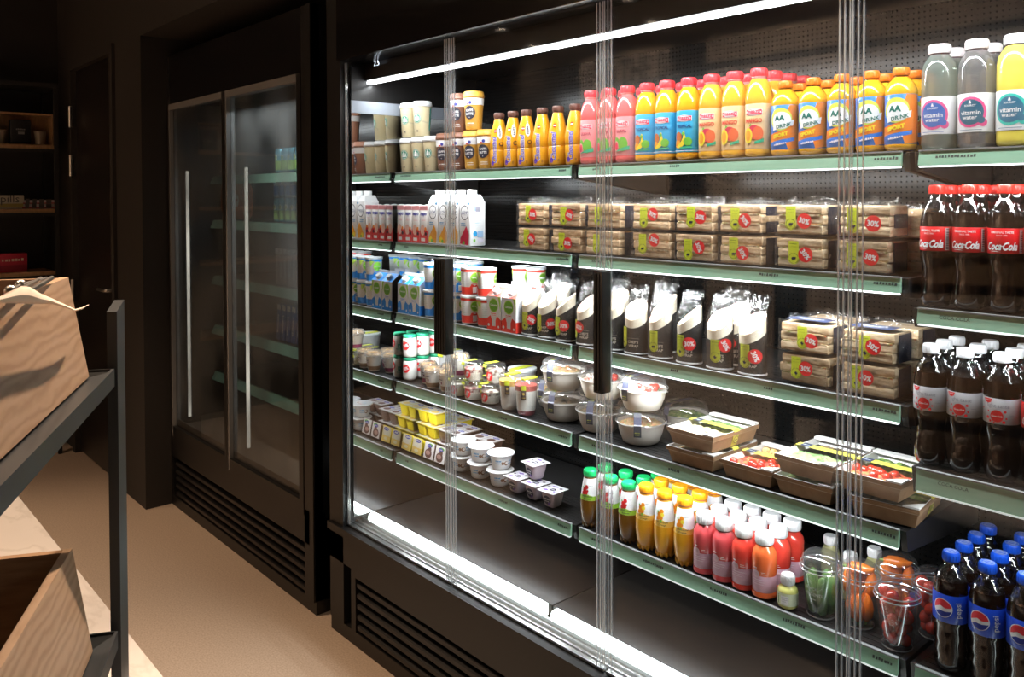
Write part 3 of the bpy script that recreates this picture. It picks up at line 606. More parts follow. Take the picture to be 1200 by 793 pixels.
def belly_bottle(v):
    R_ = E('fruit_juice_bottle'); H = {'green': .163, 'orange': .172}[v]; k = H/.172
    pr = [(0, .003), (.015, .001), (.0215, .006), (.0265, .024), (.0295, .055), (.0290, .078), (.0262, .094), (.0232, .122), (.0198, .142), (.0178, .150), (.0178, .155)]
    pr = [(r, z*k) for r, z in pr]
    lb = {'green': liquid('apple_juice', (.20, .085, .01), .08), 'orange': liquid('orange_juice', (.85, .40, .02))}[v]
    b = MB().lathe(pr, lb, 28)
    for i in range(10):
        a = 2*PI*i/10; b.ball((.0195*math.sin(a), -.0195*math.cos(a), .008), .006, lb, 6, 5, (1, 1, 1.6))
    b.build('bottle_body', R_)
    cc = {'green': M('cap_green', (.01, .48, .13), .35), 'orange': M('cap_yellow_orange', (.92, .38, .01), .35)}[v]
    cap(R_, .0202, .154*k, H, cc)
    MB().lathe([(.0182, .151*k), (.0195, .1525*k), (.0195, .154*k)], M('cap_ring_'+v, (.5, .12, .05) if v == 'orange' else (.1, .3, .12), .4), 20).build('cap_ring', R_)
    z1, z2 = .084*k, .147*k; lp = [(rad(pr, z)+.0004, z) for z in [z1+(z2-z1)*i/8 for i in range(9)]]
    b = MB().lathe(lp, WPRINT, 28); s_ = cyl(lp, .0255)
    yb = {'green': M('label_lime', (.35, .62, .05), .4), 'orange': M('label_amber', (.85, .50, .08), .4)}[v]; rf = {'green': M('apple_red', (.70, .02, .02), .4), 'orange': M('orange_fruit', (.92, .28, .01), .4)}[v]
    sh = [PG([(-.081, z1+.0003), (.081, z1+.0003), (.081, z1+.015), (.02, z1+.012), (0, z1+.018), (-.02, z1+.012), (-.081, z1+.015)], yb), DC(-.006, .115*k, .0062, rf), DC(.001, .123*k, .0058, rf), DC(-.009, .105*k, .005, rf), DC(-.001, .107*k, .006, rf), DC(.003, .115*k, .005, M('fruit_yellow', ())) if v == 'orange' else DC(.004, .112*k, .003, rf), DC(-.010, .122*k, .0025, M('fruit_green', (.18, .50, .06))), DC(.0, .099*k, .003, M('fruit_green', ())),
          T({'green': 'Appelsap', 'orange': 'Sinaasappel'}[v], .004, z1+.0115, .028, DARKTXT, 0, .2, .01), T({'green': 'troebel', 'orange': 'Orange'}[v], .004, z1+.005, .018, DARKTXT, 0, .2, .01), T('puur sap', .014, .127*k, .012, M('word_grey', ()), 0, 0), RC(-.012, -.0110, z1+.004, z1+.02, DARKTXT)]
    decals(b, sh, s_, .004, cutv=[z for r, z in lp]); b.build('label', R_); return R_
def smoothie(v):
    c = {'rose': (.72, .09, .10), 'red': (.80, .06, .04), 'coral': (.82, .15, .04)}[v]; R_ = E('smoothie_bottle')
    pr = [(0, .002), (.024, .001), (.0285, .005), (.0290, .014), (.0275, .017), (.0275, .057), (.0290, .061), (.0290, .098), (.0265, .110), (.0205, .119), (.0175, .123)]
    MB().lathe(pr, liquid('smoothie_'+v, c, .15), 28).build('bottle_body', R_)
    MB().lathe([(.0176, .122), (.0176, .127)], PET, 18).build('neck', R_)
    cap(R_, .0212, .126, .151, WHITE)
    li = M('lilac_print', (.62, .36, .44), .4); b = MB().lathe([(.0279, .0175), (.0281, .018), (.0281, .055), (.0279, .0555)], li, 28)
    s_ = cyl([(.0281, 0), (.0281, .0555), (.0295, .0605), (.0295, .2)], .0281)
    decals(b, [DC(-.004, .060, .0095, M('pale_lilac', (.75, .5, .56), .4)), T('m', -.004, .060, .010, li), T('BE', -.004, .0745, .008, WPRINT, 0, 0, .04), RC(.009, .02, .0615, .0625, WPRINT), RC(.009, .018, .0655, .0665, WPRINT), RC(-.012, .02, .047, .0478, WPRINT), RC(-.012, .018, .042, .0426, WPRINT), RC(-.012, .014, .037, .0376, WPRINT)], s_, .004, cutv=[.0555, .0605], eps0=.0009)
    b.build('label', R_); return R_
def shot():
    R_ = E('ginger_shot_bottle'); pr = [(0, .002), (.018, .001), (.0225, .005), (.023, .040), (.020, .047), (.0135, .053), (.012, .055)]
    MB().lathe(pr, liquid('ginger_yellow', (.62, .60, .18)), 24).build('bottle_body', R_); cap(R_, .0158, .054, .076, WHITE)
    b = MB().lathe([(.0233, .010), (.0233, .038)], M('label_white_green', (.74, .78, .55), .4), 24); decals(b, [T('GEMBER', -.011, .024, .022, M('word_green', (.1, .3, .05)), 90, 0, .03), RC(-.004, .014, .013, .033, WPRINT), RC(-.002, .012, .028, .0285, DARKTXT), RC(-.002, .012, .024, .0245, DARKTXT), RC(-.002, .009, .02, .0205, DARKTXT)], cyl([(.0233, 0), (.0233, .1)]), .004); b.build('label', R_); return R_
def plain_small(): # small white-capped bottle standing further back
    R_ = E('small_dressing_bottle'); MB().lathe([(0, .002), (.020, .001), (.0225, .005), (.0225, .07), (.0145, .088), (.0135, .09)], liquid('pale_dressing', (.36, .34, .16)), 20).build('bottle_body', R_); cap(R_, .0158, .089, .110, WHITE); return R_
def veg_cup(word=None):
    R_ = E('clear_vegetable_cup'); pr = [(0, .002), (.0285, .001), (.0300, .004), (.0405, .104)]
    MB().lathe(pr, DOME, 28).lathe([(.0290, .001), (.0304, .003), (.0296, .005)], RIMC, 28).build('cup_body', R_)
    MB().lathe([(.0415, .100), (.0445, .1015), (.0452, .106), (.0432, .108), (.0432, .112), (.0445, .1135), (.0425, .117), (.0400, .128), (.030, .137), (.0, .140)], DOME, 28).lathe([(.0450, .1035), (.0462, .1045), (.0450, .1058)], RIMC, 28).lathe([(.0434, .111), (.0446, .1125), (.0434, .114)], RIMC, 28).build('lid', R_)
    if word:
        b = MB(); pp = M('soft_white_print', (.55, .6, .5), .5); decals(b, [T('SNACK', -.004, .068, .030, pp, 0, 0, .015), T('GROENTE', .002, .055, .043, pp, 0, 0, .015), T('vers', 0, .044, .014, pp)], cyl(pr), .004); b.build('print', R_)
    return R_

# cartons
def napo():
    R_ = E('small_drink_carton'); w, d, h = .0222, .0165, .134
    MB().rbox(-w, w, -d, d, .001, h, M('carton_cream', (.84, .82, .80), .4), .001).build('carton', R_)
    b = MB(); rd = M('carton_red', (.78, .06, .06), .4)
    for s_ in (flat(d), lambda u, v, e: (u, d+e, v)):
        decals(b, [RC(-w, w, .001, .045, rd), RC(-w, w, .118, h, M('carton_pink', (.85, .35, .38), .4)), DC(-.006, .047, .013, M('peach', (.85, .52, .42), .4), .019), DC(.011, .044, .008, M('apple_red', (.70, .02, .02))), DC(.013, .034, .0065, M('berry_dark', (.05, .02, .03), .4)), DC(.012, .052, .006, M('orange_fruit', (.92, .28, .01))), T('napo', 0, .102, .038, M('word_indigo', (.08, .07, .42), .4), 0, .1, .05), RC(-.012, .012, .085, .0865, M('carton_pink', ())), RC(-.012, .012, .080, .0812, M('carton_pink', ())), RC(-.014, .010, .008, .019, WPRINT)], s_)
    for s1 in (-1, 1):
        decals(b, [RC(-d, d, .001, .050, rd), RC(-d, d, .118, h, M('carton_pink', ())), DC(0, .05, .011, M('peach', ()), .02)], lambda u, v, e, s1=s1: (s1*(w+e), u, v))
    b.build('label', R_)
    MB().tube([(-w*.5, 0, h+.001), (w*.5, 0, h+.001)], .0018, WHITE, 6).build('straw_hole', R_); return R_
def gable(mb, w, d, hb, ht, mat):
    mb.add([(-w, -d, .001), (w, -d, .001), (w, d, .001), (-w, d, .001), (-w, -d, hb), (w, -d, hb), (w, d, hb), (-w, d, hb), (-w, 0, ht), (w, 0, ht)],
           [(3, 2, 1, 0), (0, 1, 5, 4), (1, 2, 6, 5), (2, 3, 7, 6), (3, 0, 4, 7), (4, 5, 9, 8), (6, 7, 8, 9), (5, 6, 9), (7, 4, 8)], mat)
    return mb.box(-w, w, -.0012, .0012, ht-.001, ht+.010, mat)
def white_carton(v):
    R_ = E('white_dairy_carton'); w, d = .0285, .033; ct = M('carton_white', (.84, .84, .85), .4)
    MB().rbox(-w, w, -d, d, .001, .150, ct, .003).hexa([(-w+.002, -d+.002, .148), (w-.002, -d+.002, .148), (w-.002, d-.002, .148), (-w+.002, d-.002, .148)], [(-.018, -.022, .172), (.018, -.022, .172), (.018, .022, .172), (-.018, .022, .172)], ct).build('carton', R_)
    MB().lathe([(.0165, .170), (.0165, .186), (.0145, .189), (0, .189)], WHITE, 18).build('cap', R_)
    b = MB(); fr = {'orange': (.85, .38, .04), 'red': (.60, .02, .07)}[v]; f1 = M('carton_fruit_'+v, fr, .4)
    decals(b, [RG(0, .112, .0215, .0026, DARKTXT, k=1.15), T('LCHf', 0, .112, .033, M('word_navy', (.05, .07, .2), .4), 0, .35, .02), RC(-.02, .02, .104, .1048, DARKTXT), DC(.021, .142, .005, M('emblem_blue2', (.03, .3, .6), .4)), T('0% vet', -.008, .076, .024, M('emblem_blue2', ())), T('yoghurt', -.006, .069, .026, M('emblem_blue2', ())),
               PG([(-.024, .008), (.02, .004), (.024, .04), (.010, .068), (-.004, .050), (-.022, .026)], f1), DC(-.012, .018, .009, M('fruit_yellow', ()) if v == 'orange' else f1), DC(.006, .028, .012, f1), DC(-.004, .012, .006, M('fruit_green', (.18, .50, .06)))], flat(d))
    lb = M('pale_blue_print', (.35, .55, .80), .4)
    decals(b, [RC(-.016, -.010, .118, .146, lb), RC(-.010, .012, .115, .133, M('qr_grey', (.30, .28, .34), .5)), RC(-.014, .014, .085, .105, M('carton_offwhite', (.78, .78, .80), .4)), RC(-.014, .006, .077, .0785, lb), RC(-.014, .01, .07, .071, lb), DC(-.012, .042, .009, M('emblem_blue2', ())), RC(-.002, .022, .030, .052, lb), RC(-.002, .022, .012, .026, M('lilac_pale', (.72, .68, .8), .4)), DC(-.016, .02, .005, M('fruit_green', ()))], flatx(w))
    b.build('label', R_); return R_
def melk_carton(c):
    cc = {'blue': (.02, .26, .78), 'red': (.80, .05, .03)}[c]; R_ = E('gable_top_milk_carton'); w, d = .034, .034; m_ = M('dairy_'+c, cc, .4)
    b = gable(MB(), w, d, .108, .136, M('carton_white', (.84, .84, .85), .4)); b.build('carton', R_)
    MB().lathe([(.0125, 0), (.0125, .012), (.0105, .015), (0, .015)], WHITE, 16).move(Matrix.Translation((0, -.018, .119)) @ Matrix.Rotation(math.radians(38), 4, 'X')).build('cap', R_)
    b = MB(); gr = M('dairy_green', (.16, .42, .03), .4); g2 = M('dairy_lime', (.45, .68, .10), .4)
    decals(b, [PG([(-w, .001), (w, .001), (w, .034), (.016, .046), (.009, .030), (.009, .012), (-.009, .012), (-.009, .030), (-.016, .046), (-w, .034)], m_), PG([(w, .055), (w, .108), (.02, .108), (.026, .09)], g2), DC(0, .079, .0225, M('dairy_lime', ())), DC(0, .079, .0195, gr), T('Campina', 0, .079, .033, WPRINT, 0, 0, .03), T('halfvolle', 0, .052, .026, m_), RC(-.012, .012, .0465, .0475, m_), DC(-.024, .015, .005, WPRINT), DC(.025, .012, .004, WPRINT)], flat(d))
    decals(b, [PG([(-w, .001), (w, .001), (w, .034), (-w, .034)], m_)]+[RC(-.025, .022-.004*(i % 3), .044+.0065*i, .046+.0065*i, M('soft_print', (.62, .63, .66), .5)) for i in range(9)], flatx(w))
    sl = math.atan2(.028, .034)
    decals(b, [RC(-w, w, 0, .044, m_), DC(0, .018, .015, WPRINT)], lambda u, v, e: (u, -d+v*math.cos(sl)-e*math.sin(sl), .108+v*math.sin(sl)+e*math.cos(sl)))
    b.build('label', R_); return R_
def dairy_cup(c):
    cc = {'blue': (.02, .26, .78), 'red': (.80, .05, .03)}[c]; R_ = E('tall_yoghurt_cup'); m_ = M('dairy_'+c, cc, .4); pr = [(0, .002), (.0275, .001), (.0285, .005), (.0325, .088), (.0335, .090)]
    MB().lathe(pr, M('carton_white', (.84, .84, .85), .4), 26).build('cup_body', R_)
    MB().lathe([(.0345, .0885), (.0352, .0905), (.0348, .096), (.031, .0965), (.0305, .0945), (0, .0945)], M('frosted_lid', (.80, .84, .86), .35), 26).build('lid', R_)
    b = MB(); gr = M('dairy_green', (.16, .42, .03), .4); g2 = M('dairy_lime', (.45, .68, .10), .4); e_ = .0004
    b.lathe([(rad(pr, .006)+e_, .006), (rad(pr, .030)+e_, .030)], m_, 26).lathe([(rad(pr, .080)+e_, .080), (rad(pr, .088)+e_, .088)], m_, 26)
    for o in (-.048, .048):
        decals(b, [PG([(o-.020, .029), (o+.020, .029), (o+.013, .040), (o, .034), (o-.013, .040)], m_), PG([(o-.008, .010), (o+.008, .010), (o+.009, .030), (o-.009, .030)], WPRINT), PG([(o+.012, .082), (o+.030, .060), (o+.032, .084)], g2), DC(o, .061, .0175, g2), DC(o, .061, .0150, gr), T('Campina', o, .061, .026, WPRINT, 0, 0, .03), T('yoghurt', o, .0405, .02, m_)], cyl(pr), .004, eps0=.0009)
    decals(b, [RC(-.013, .013, .034, .078, WPRINT)]+[RC(-.011, .011-.003*(i % 2), .038+.005*i, .0395+.005*i, M('soft_green_print', (.6, .75, .62), .5)) for i in range(8)], cyl(pr), .004, eps0=.0009)
    b.build('label', R_); return R_

# sandwiches and wraps
def grid_shell(w, d, h, seed, amp, n=7, top=.0, mat=None, bottom=.001):
    bm = bmesh.new(); bmesh.ops.create_cube(bm, size=2); bmesh.ops.subdivide_edges(bm, edges=bm.edges[:], cuts=n, use_grid_fill=True)
    so = Vector((seed*3.1, seed*1.7, seed*.9))
    for v in bm.verts:
        p = v.co.copy(); q = Vector((p.x*w/2, p.y*d/2, (p.z+1)/2*h+bottom)); nz = noise.noise(q*55+so)
        o = Vector((p.x if abs(p.x) > .99 else 0, p.y if abs(p.y) > .99 else 0, 1 if p.z > .99 else 0))
        q += o*(amp*(.5+nz)); q.x += .6*amp*noise.noise(q*80+so*2)
        if p.z > .99 and top: q.z += top*max(0, noise.noise(Vector((q.x*38, q.y*30, seed*5)))+.15)
        if p.z < -.99: q.z = bottom
        v.co = q
    return bm
def crinkle_sheet(p0, dx, dz, nx, nz, seed, amp):
    "a loose fin of film: from p0 along dx and dz, folded"
    p0, dx, dz = Vector(p0), Vector(dx), Vector(dz); nrm = dx.cross(dz).normalized(); vs = []
    for j in range(nz+1):
        for i in range(nx+1):
            q = p0+dx*(i/nx)+dz*(j/nz)*(.75+.5*noise.noise(Vector((i*.9, seed, 3)))); q += nrm*amp*(j/nz)*math.sin(i*2.1+seed)+nrm*amp*noise.noise(Vector((i*.7, j*.8, seed)))
            vs.append(q)
    k = nx+1
    return vs, [(j*k+i, j*k+i+1, (j+1)*k+i+1, (j+1)*k+i) for j in range(nz) for i in range(nx)]
BREADS = {'brown': [(.25, (.38, .22, .10)), (.5, (.70, .47, .27)), (.75, (.84, .68, .46))], 'white': [(.3, (.46, .28, .13)), (.5, (.66, .49, .30)), (.75, (.78, .64, .44))]}
def animal(cx, cy, k, which, mat):
    if which == 'hen': return [PG([(cx-.0045*k, cy+.002*k), (cx-.002*k, cy-.0035*k), (cx+.0025*k, cy-.0035*k), (cx+.0045*k, cy+.001*k), (cx+.002*k, cy+.0005*k), (cx, cy+.005*k), (cx-.0012*k, cy+.0015*k)], mat), RC(cx-.0004*k, cx+.0006*k, cy-.006*k, cy-.003*k, mat)]
    return [DC(cx, cy, .0048*k, mat, .0028*k), DC(cx+.0045*k, cy+.0012*k, .0018*k, mat), RC(cx-.0035*k, cx-.0022*k, cy-.005*k, cy, mat), RC(cx+.0018*k, cx+.003*k, cy-.005*k, cy, mat)]
def lime_tag(cx, top, w, h, which, dark=DARKTXT):
    r = w*.56; cy = top-h+r
    return [RC(cx-w/2, cx+w/2, cy, top, LIME), DC(cx, cy, r, LIME), RG(cx, cy, r*.86, .0008, dark, n=24, gaps=6)]+animal(cx, cy, w/.024, which, dark)+[T('sandwich', cx, top-.006, w*.72, M('olive_print', (.25, .30, .02), .5)), RC(cx-w*.3, cx+w*.3, top-.0125, top-.0120, M('olive_print', ()))]
def sticker(cx, cy, r, rot): return [DC(cx, cy, r, RED, n=24), T('30%', cx, cy, r*1.45, WPRINT, rot, 0, .03, 1.1)]
def sandwich(kind, seed, sx, sy, rot, tagx, tagtop, which, wd=.122, tagside=0):
    R_ = E('packed_sandwich'); h = .066; bd = mottled('bread_'+kind, BREADS[kind], 38, .8, (1, 1, 2.0), .6, 6); fl = mottled('sandwich_filling', [(.35, (.30, .16, .08)), (.5, (.62, .50, .32)), (.62, (.22, .25, .05)), (.7, (.62, .16, .08))], 70, .6)
    W2, D2 = wd/2-.006, .040; b = MB(); rn = random.Random(seed)
    for i in range(3):
        z0 = .003+i*.0212; bm = bmesh.new(); bmesh.ops.create_cube(bm, size=2); bmesh.ops.subdivide_edges(bm, edges=bm.edges[:], cuts=5, use_grid_fill=True); ox, oy = rn.uniform(-.003, .003), rn.uniform(-.0015, .0015)
        for v in bm.verts:
            p = v.co; q = Vector((p.x*W2, p.y*D2, z0+.010+p.z*.0098)); q += Vector((p.x, p.y, p.z*.5))*.0016*noise.noise(Vector((p.x*6+seed, p.y*6, p.z*3+i)))*1.6
            for ax in (0, 1):
                if abs(p[ax]) > .99 and abs(p.z) > .9: q[ax] *= .975
            v.co = q+Vector((ox, oy, 0))
        b.frombm(bm, bd, True)
    b.build('bread', R_)
    b = MB()
    for i in range(2):
        z0 = .0232+i*.0212; vs, fs = [], []
        n = 22
        for k in range(n+1):
            x = -W2*.94+2*W2*.94*k/n; dz = .0022*noise.noise(Vector((k*.6, i, seed)))
            vs += [(x, -D2-.0006+.001*noise.noise(Vector((k, seed, i))), z0-.0018+dz), (x, -D2-.0006, z0+.0014+dz), (x, D2*.9, z0-.0018), (x, D2*.9, z0+.0014)]
        for k in range(n): a = 4*k; fs += [(a, a+4, a+5, a+1), (a+1, a+5, a+7, a+3), (a+2, a+3, a+7, a+6)]
        b.add(vs, fs, fl, True)
    b.build('filling', R_)
    MB().box(wd/2-.0045, wd/2-.0035, -D2*.50, D2, .003, .062, M('backing_dark', (.012, .015, .035), .4)).box(-wd/2+.004, wd/2-.0035, D2+.001, D2+.002, .003, .062, M('backing_dark', ())).build('printed_backing', R_)
    D3 = D2+.0035; bm = grid_shell(wd-.002, D3*2, h, seed, .0016, 8, .010); b = MB().frombm(bm, FILM, True)
    for s1 in (-1, 1):
        vs, fs = crinkle_sheet((s1*(wd/2-.002), -D3*.6, .012), (s1*.008, D3*1.4, -.004), (s1*.004, 0, .052), 7, 5, seed+s1, .007); b.add(vs, fs, FILM, True)
    vs, fs = crinkle_sheet((-wd*.46, -.004, h-.002), (wd*.92, .012, .002), (0, .006, .024), 14, 3, seed+5, .008); b.add(vs, fs, FILM, True)
    b.build('wrapper', R_)
    b = MB(); decals(b, lime_tag(tagx, tagtop, .0235, .050, which), flat(D3+.0022)); b.build('lime_label', R_)
    if rot is not None: b = MB(); decals(b, sticker(sx, sy, .0165, rot), flat(D3+.0034)); b.build('discount_sticker', R_)
    if tagside:
        b = MB(); decals(b, [RC(-.048, .048, -.034, .020, NAVY), T('SANDWICH', 0, -.004, .062, WPRINT, 0, 0, .03), RC(-.02, .02, -.016, -.014, WPRINT)], lambda u, v, e: (u, v, h+.0072+e)); b.build('top_print', R_)
    return R_
def wrap(seed, ph, st, tagx, which, rot, face):
    "ph turns the sloping cut; st: sticker position or None"
    R_ = E('packed_wrap'); r = .0335; n = 30; rn = random.Random(seed)
    def cyl_cut(r0, r1, zb, z0, amp, mat, b, capm=None):
        vs = []; fs = []
        for i in range(n):
            a = 2*PI*i/n; t = z0-amp*math.cos(a+ph); vs += [(r0*math.sin(a), -r0*.80*math.cos(a), zb), (r1*math.sin(a), -r1*.80*math.cos(a), t)]
        for i in range(n): j = (i+1) % n; fs.append((2*i, 2*j, 2*j+1, 2*i+1))
        b.add(vs, fs, mat, True)
        if capm:
            c0 = Vector((0, 0, z0)); vv = [tuple(c0)]; ff = []
            for ring in (.35, .7, 1):
                for i in range(n):
                    p = Vector(vs[2*i+1]); q = c0.lerp(p, ring); q.z += .004*(1-ring*.9)*(1+noise.noise(q*120+Vector((seed, 0, 0)))*2.2); vv.append(tuple(q))
            for i in range(n): ff.append((0, 1+i, 1+(i+1) % n))
            for k in (0, 1):
                for i in range(n): ff.append((1+k*n+i, 1+(k+1)*n+i, 1+(k+1)*n+(i+1) % n, 1+k*n+(i+1) % n))
            b.add(vv, ff, capm, True)
        return b
    slv = mottled('wrap_sleeve', [(.3, (.020, .016, .014)), (.7, (.028, .023, .020))], 30, .5)
    tor = mottled('tortilla', [(.3, (.70, .56, .38)), (.55, (.84, .76, .60)), (.75, (.88, .82, .70))], 30, .7)
    cyl_cut(r, r*1.02, .004, .090, .020, slv, MB()).build('sleeve', R_)
    b = MB(); fil = mottled('wrap_filling_%d' % (seed % 3), [(.30, (.84, .76, .60)), (.47, (.86, .79, .66)), (.53, [(.72, .18, .09), (.80, .45, .10), (.70, .28, .14)][seed % 3]), (.60, (.85, .78, .62)), (.70, (.28, .36, .08))], 60, .65)
    cyl_cut(r*.93, r*.96, .006, .117, .026, tor, b, fil); b.build('tortilla', R_)
    MB().lathe([(0, .0008), (r*1.04, .0008), (r*1.06, .003), (r*1.02, .0055)], WHITE, 26, sq=.80).build('base_disc', R_)
    b = MB(); vs = []; fs = []; nz = 9
    for j in range(nz+1):
        t = j/nz; z = .002+.168*t; rr = (r*1.10)*(1 if t < .62 else 1-.35*((t-.62)/.38)**1.5); yq = .84 if t < .62 else .84-.60*((t-.62)/.38)
        for i in range(n): 
            a = 2*PI*i/n; k_ = 1+.05*noise.noise(Vector((math.cos(a)*3, math.sin(a)*3, t*6+seed)))+(.10*math.sin(i*2.3+seed)*max(0, t-.7)/.3)
            vs.append((rr*k_*math.sin(a), -rr*k_*yq*math.cos(a)+(.012*max(0, t-.6)/.4), z+(.016*noise.noise(Vector((i*.55, seed, 1))) if j == nz else 0)))
    for j in range(nz):
        for i in range(n): fs.append((j*n+i, j*n+(i+1) % n, (j+1)*n+(i+1) % n, (j+1)*n+i))
    b.add(vs, fs, FILM, True)
    v2, f2 = crinkle_sheet((-.030, .010, .155), (.062, .004, .004), (0, .010, .030), 12, 4, seed+2, .009); b.add(v2, f2, FILM, True)
    b.build('wrapper', R_)
    s_ = lambda u, v, e: ((r*1.02+.0012+e)*math.sin(u/r+face), -(r*1.02+.0012+e)*.80*math.cos(u/r+face), v); cr = M('cream_print', (.62, .58, .50), .5)
    b = MB(); decals(b, [T("CHEF'S", .001, .034, .030, cr, 0, 0, .02), T('WRAP', .002, .0235, .028, cr, 0, 0, .02), RC(-.016, .018, .0435, .0439, cr)]+lime_tag(tagx, .072, .0235, .054, which), s_, .004); b.build('lime_label', R_)
    if st: b = MB(); decals(b, sticker(st[0], st[1], .0165, rot), s_, .004, eps0=.0020); b.build('discount_sticker', R_)
    return R_

# desserts, yoghurts, salads
def jar():
    R_ = E('yoghurt_jar'); pr = [(0, .002), (.021, .001), (.0255, .005), (.0270, .014), (.0270, .062), (.0255, .070), (.0225, .076)]
    MB().lathe(pr, M('yoghurt_white', (.84, .83, .78), .25, coat=.5), 24).build('jar_body', R_)
    MB().lathe([(.0245, .0745), (.0250, .0755), (.0250, .083), (.0235, .0845), (0, .0845)], M('jar_lid_green', (.02, .34, .17), .4), 24).build('lid', R_)
    b = MB(); g = M('jar_print_green', (.04, .36, .24), .4); s_ = cyl(pr)
    decals(b, [RC(-.032, -.020, .030, .045, g), RC(-.032, -.012, .026, .028, g), RC(-.032, -.015, .022, .0235, g), T('A', -.026, .038, .007, WPRINT)]+sticker(.006, .046, .0155, 20), s_, .004); b.build('label', R_); return R_
def granola(v=0):
    R_ = E('granola_yoghurt_cup'); pr = [(0, .002), (.021, .001), (.0225, .004), (.0315, .060), (.0345, .0615)]
    MB().lathe(pr, M('yoghurt_white', (.84, .83, .78), .25), 24).lathe([(.0228, .006), (.0262, .022)], M('fruit_layer_%d' % v, [(.25, .04, .10), (.28, .16, .08)][v], .4), 24).build('cup_body', R_)
    b = MB(); rn = random.Random(3)
    b.lathe([(0, .062), (.030, .062), (.031, .068), (0, .072)], mottled('granola', [(.3, (.42, .22, .08)), (.5, (.68, .42, .17)), (.7, (.82, .62, .34))], 160, .8), 22)
    for i in range(46): a, q = rn.uniform(0, 2*PI), rn.uniform(.004, .029); b.ball((q*math.cos(a), q*math.sin(a), .0695+.003*(1-q/.03)), rn.uniform(.0022, .0036), M('granola', ()), 6, 4)
    b.build('granola', R_)
    MB().lathe([(.0345, .0615), (.0365, .0625), (.034, .066), (.0325, .075), (.031, .078), (0, .078)], DOME, 24).build('lid', R_)
    b = MB(); vs = []; fs = []; n = 40
    for i in range(n): a = 2*PI*i/n; q = .0365+.0028*math.sin(i*2.7); vs += [(.031*math.sin(a), -.031*math.cos(a), .0782), (q*math.sin(a), -q*math.cos(a), .0610+.003*math.sin(i*1.9))]
    for i in range(n): j = (i+1) % n; fs.append((2*i+1, 2*j+1, 2*j, 2*i))
    b.add(vs[:], fs, clear('foil_collar', gloss=.35, rough=.2, haze=.25, bump=.6), True); b.build('collar', R_)
    b = MB(); decals(b, [RC(-.018, .018, .026, .052, M('cup_print_grey', (.66, .66, .66), .5)), T('GRANOLA', 0, .044, .026, DARKTXT), RC(-.014, .012, .036, .037, DARKTXT), DC(.004, .032, .004, M('fruit_layer_0', (.25, .04, .10)))], cyl(pr), .004); b.build('label', R_); return R_
def domed(v):
    "small dessert in a clear cup with lid, lime strip and dark label"
    R_ = E('dessert_cup'); pr = [(0, .002), (.026, .001), (.0300, .006), (.0335, .046), (.0355, .048)]
    c1, c2 = {'berry': ((.80, .72, .62), (.30, .06, .06)), 'choc': ((.84, .80, .70), (.16, .07, .04)), 'cream': ((.86, .80, .55), (.84, .80, .74))}[v]
    MB().lathe([(0, .003), (.0285, .003), (.032, .028), (0, .029)], M('dessert_a_'+v, c1, .5), 24).lathe([(0, .028), (.0318, .028), (.0325, .040), (.026, .045), (0, .046)], mottled('dessert_b_'+v, [(.4, c2), (.6, c1)], 60, .6), 24).build('dessert', R_)
    MB().lathe(pr, DOME, 26).build('cup_body', R_)
    MB().lathe([(.0355, .047), (.0368, .049), (.0355, .0515), (.0345, .060), (.031, .0635), (0, .064)], DOME, 26).build('lid', R_)
    b = MB(); s_ = cyl(pr); decals(b, [RC(-.024, -.004, .012, .036, M('label_umber', (.07, .045, .04), .5)), DC(-.014, .026, .004, M('ochre', (.6, .45, .1), .5)), RC(-.020, -.008, .016, .0175, M('ochre', ())), RC(-.026, -.004, .036, .047, LIME)], s_, .004)
    b.add([(-.024, -.034, .0515), (-.002, -.0355, .0515), (-.002, -.0345, .0605), (-.024, -.0315, .0605)], [(0, 1, 2, 3)], LIME); b.box(-.024, -.004, -.03, .02, .0642, .0646, LIME)
    decals(b, sticker(.008, .024, .0150, 60), s_, .004, eps0=.0012); b.build('label', R_); return R_
def tall_cup(v):
    R_ = E('yoghurt_parfait_cup'); pr = [(0, .002), (.0275, .001), (.0285, .004), (.0365, .098)]
    lay = [((.0275, .003), (.0302, .016), (.28, .05, .06) if v else (.82, .79, .73)), ((.0298, .0155), (.0345, .078), (.84, .82, .76)), ((.0346, .078), (.0358, .094), (.55, .10, .08) if v else (.86, .50, .12))]
    b = MB()
    for k, ((r0, z0), (r1, z1), c) in enumerate(lay): b.lathe([(0, z0), (r0-.0012, z0), (r1-.0012, z1), (0, z1+.001)], mottled('parfait_%d_%d' % (v, k), [(.4, c), (.65, tuple(min(1, q*1.15) for q in c))], 90 if k == 2 else 12, .5), 24)
    b.build('parfait', R_); MB().lathe(pr, DOME, 26).build('cup_body', R_)
    MB().lathe([(.0365, .097), (.0395, .0985), (.0395, .101), (.038, .104), (.035, .112), (.025, .118), (0, .119)], DOME, 26).build('lid', R_)
    b = MB(); s_ = cyl(pr, a0=.35); decals(b, [RC(.0, .017, .052, .082, M('label_umber', (.07, .045, .04), .5)), DC(.0085, .071, .004, M('ochre', (.6, .45, .1), .5)), RC(.003, .014, .058, .0595, M('ochre', ())), RC(.0, .017, .082, .0975, LIME)], s_, .004)
    b.box(.008, .024, -.030, .026, .1135, .1185, LIME); b.build('label', R_); return R_
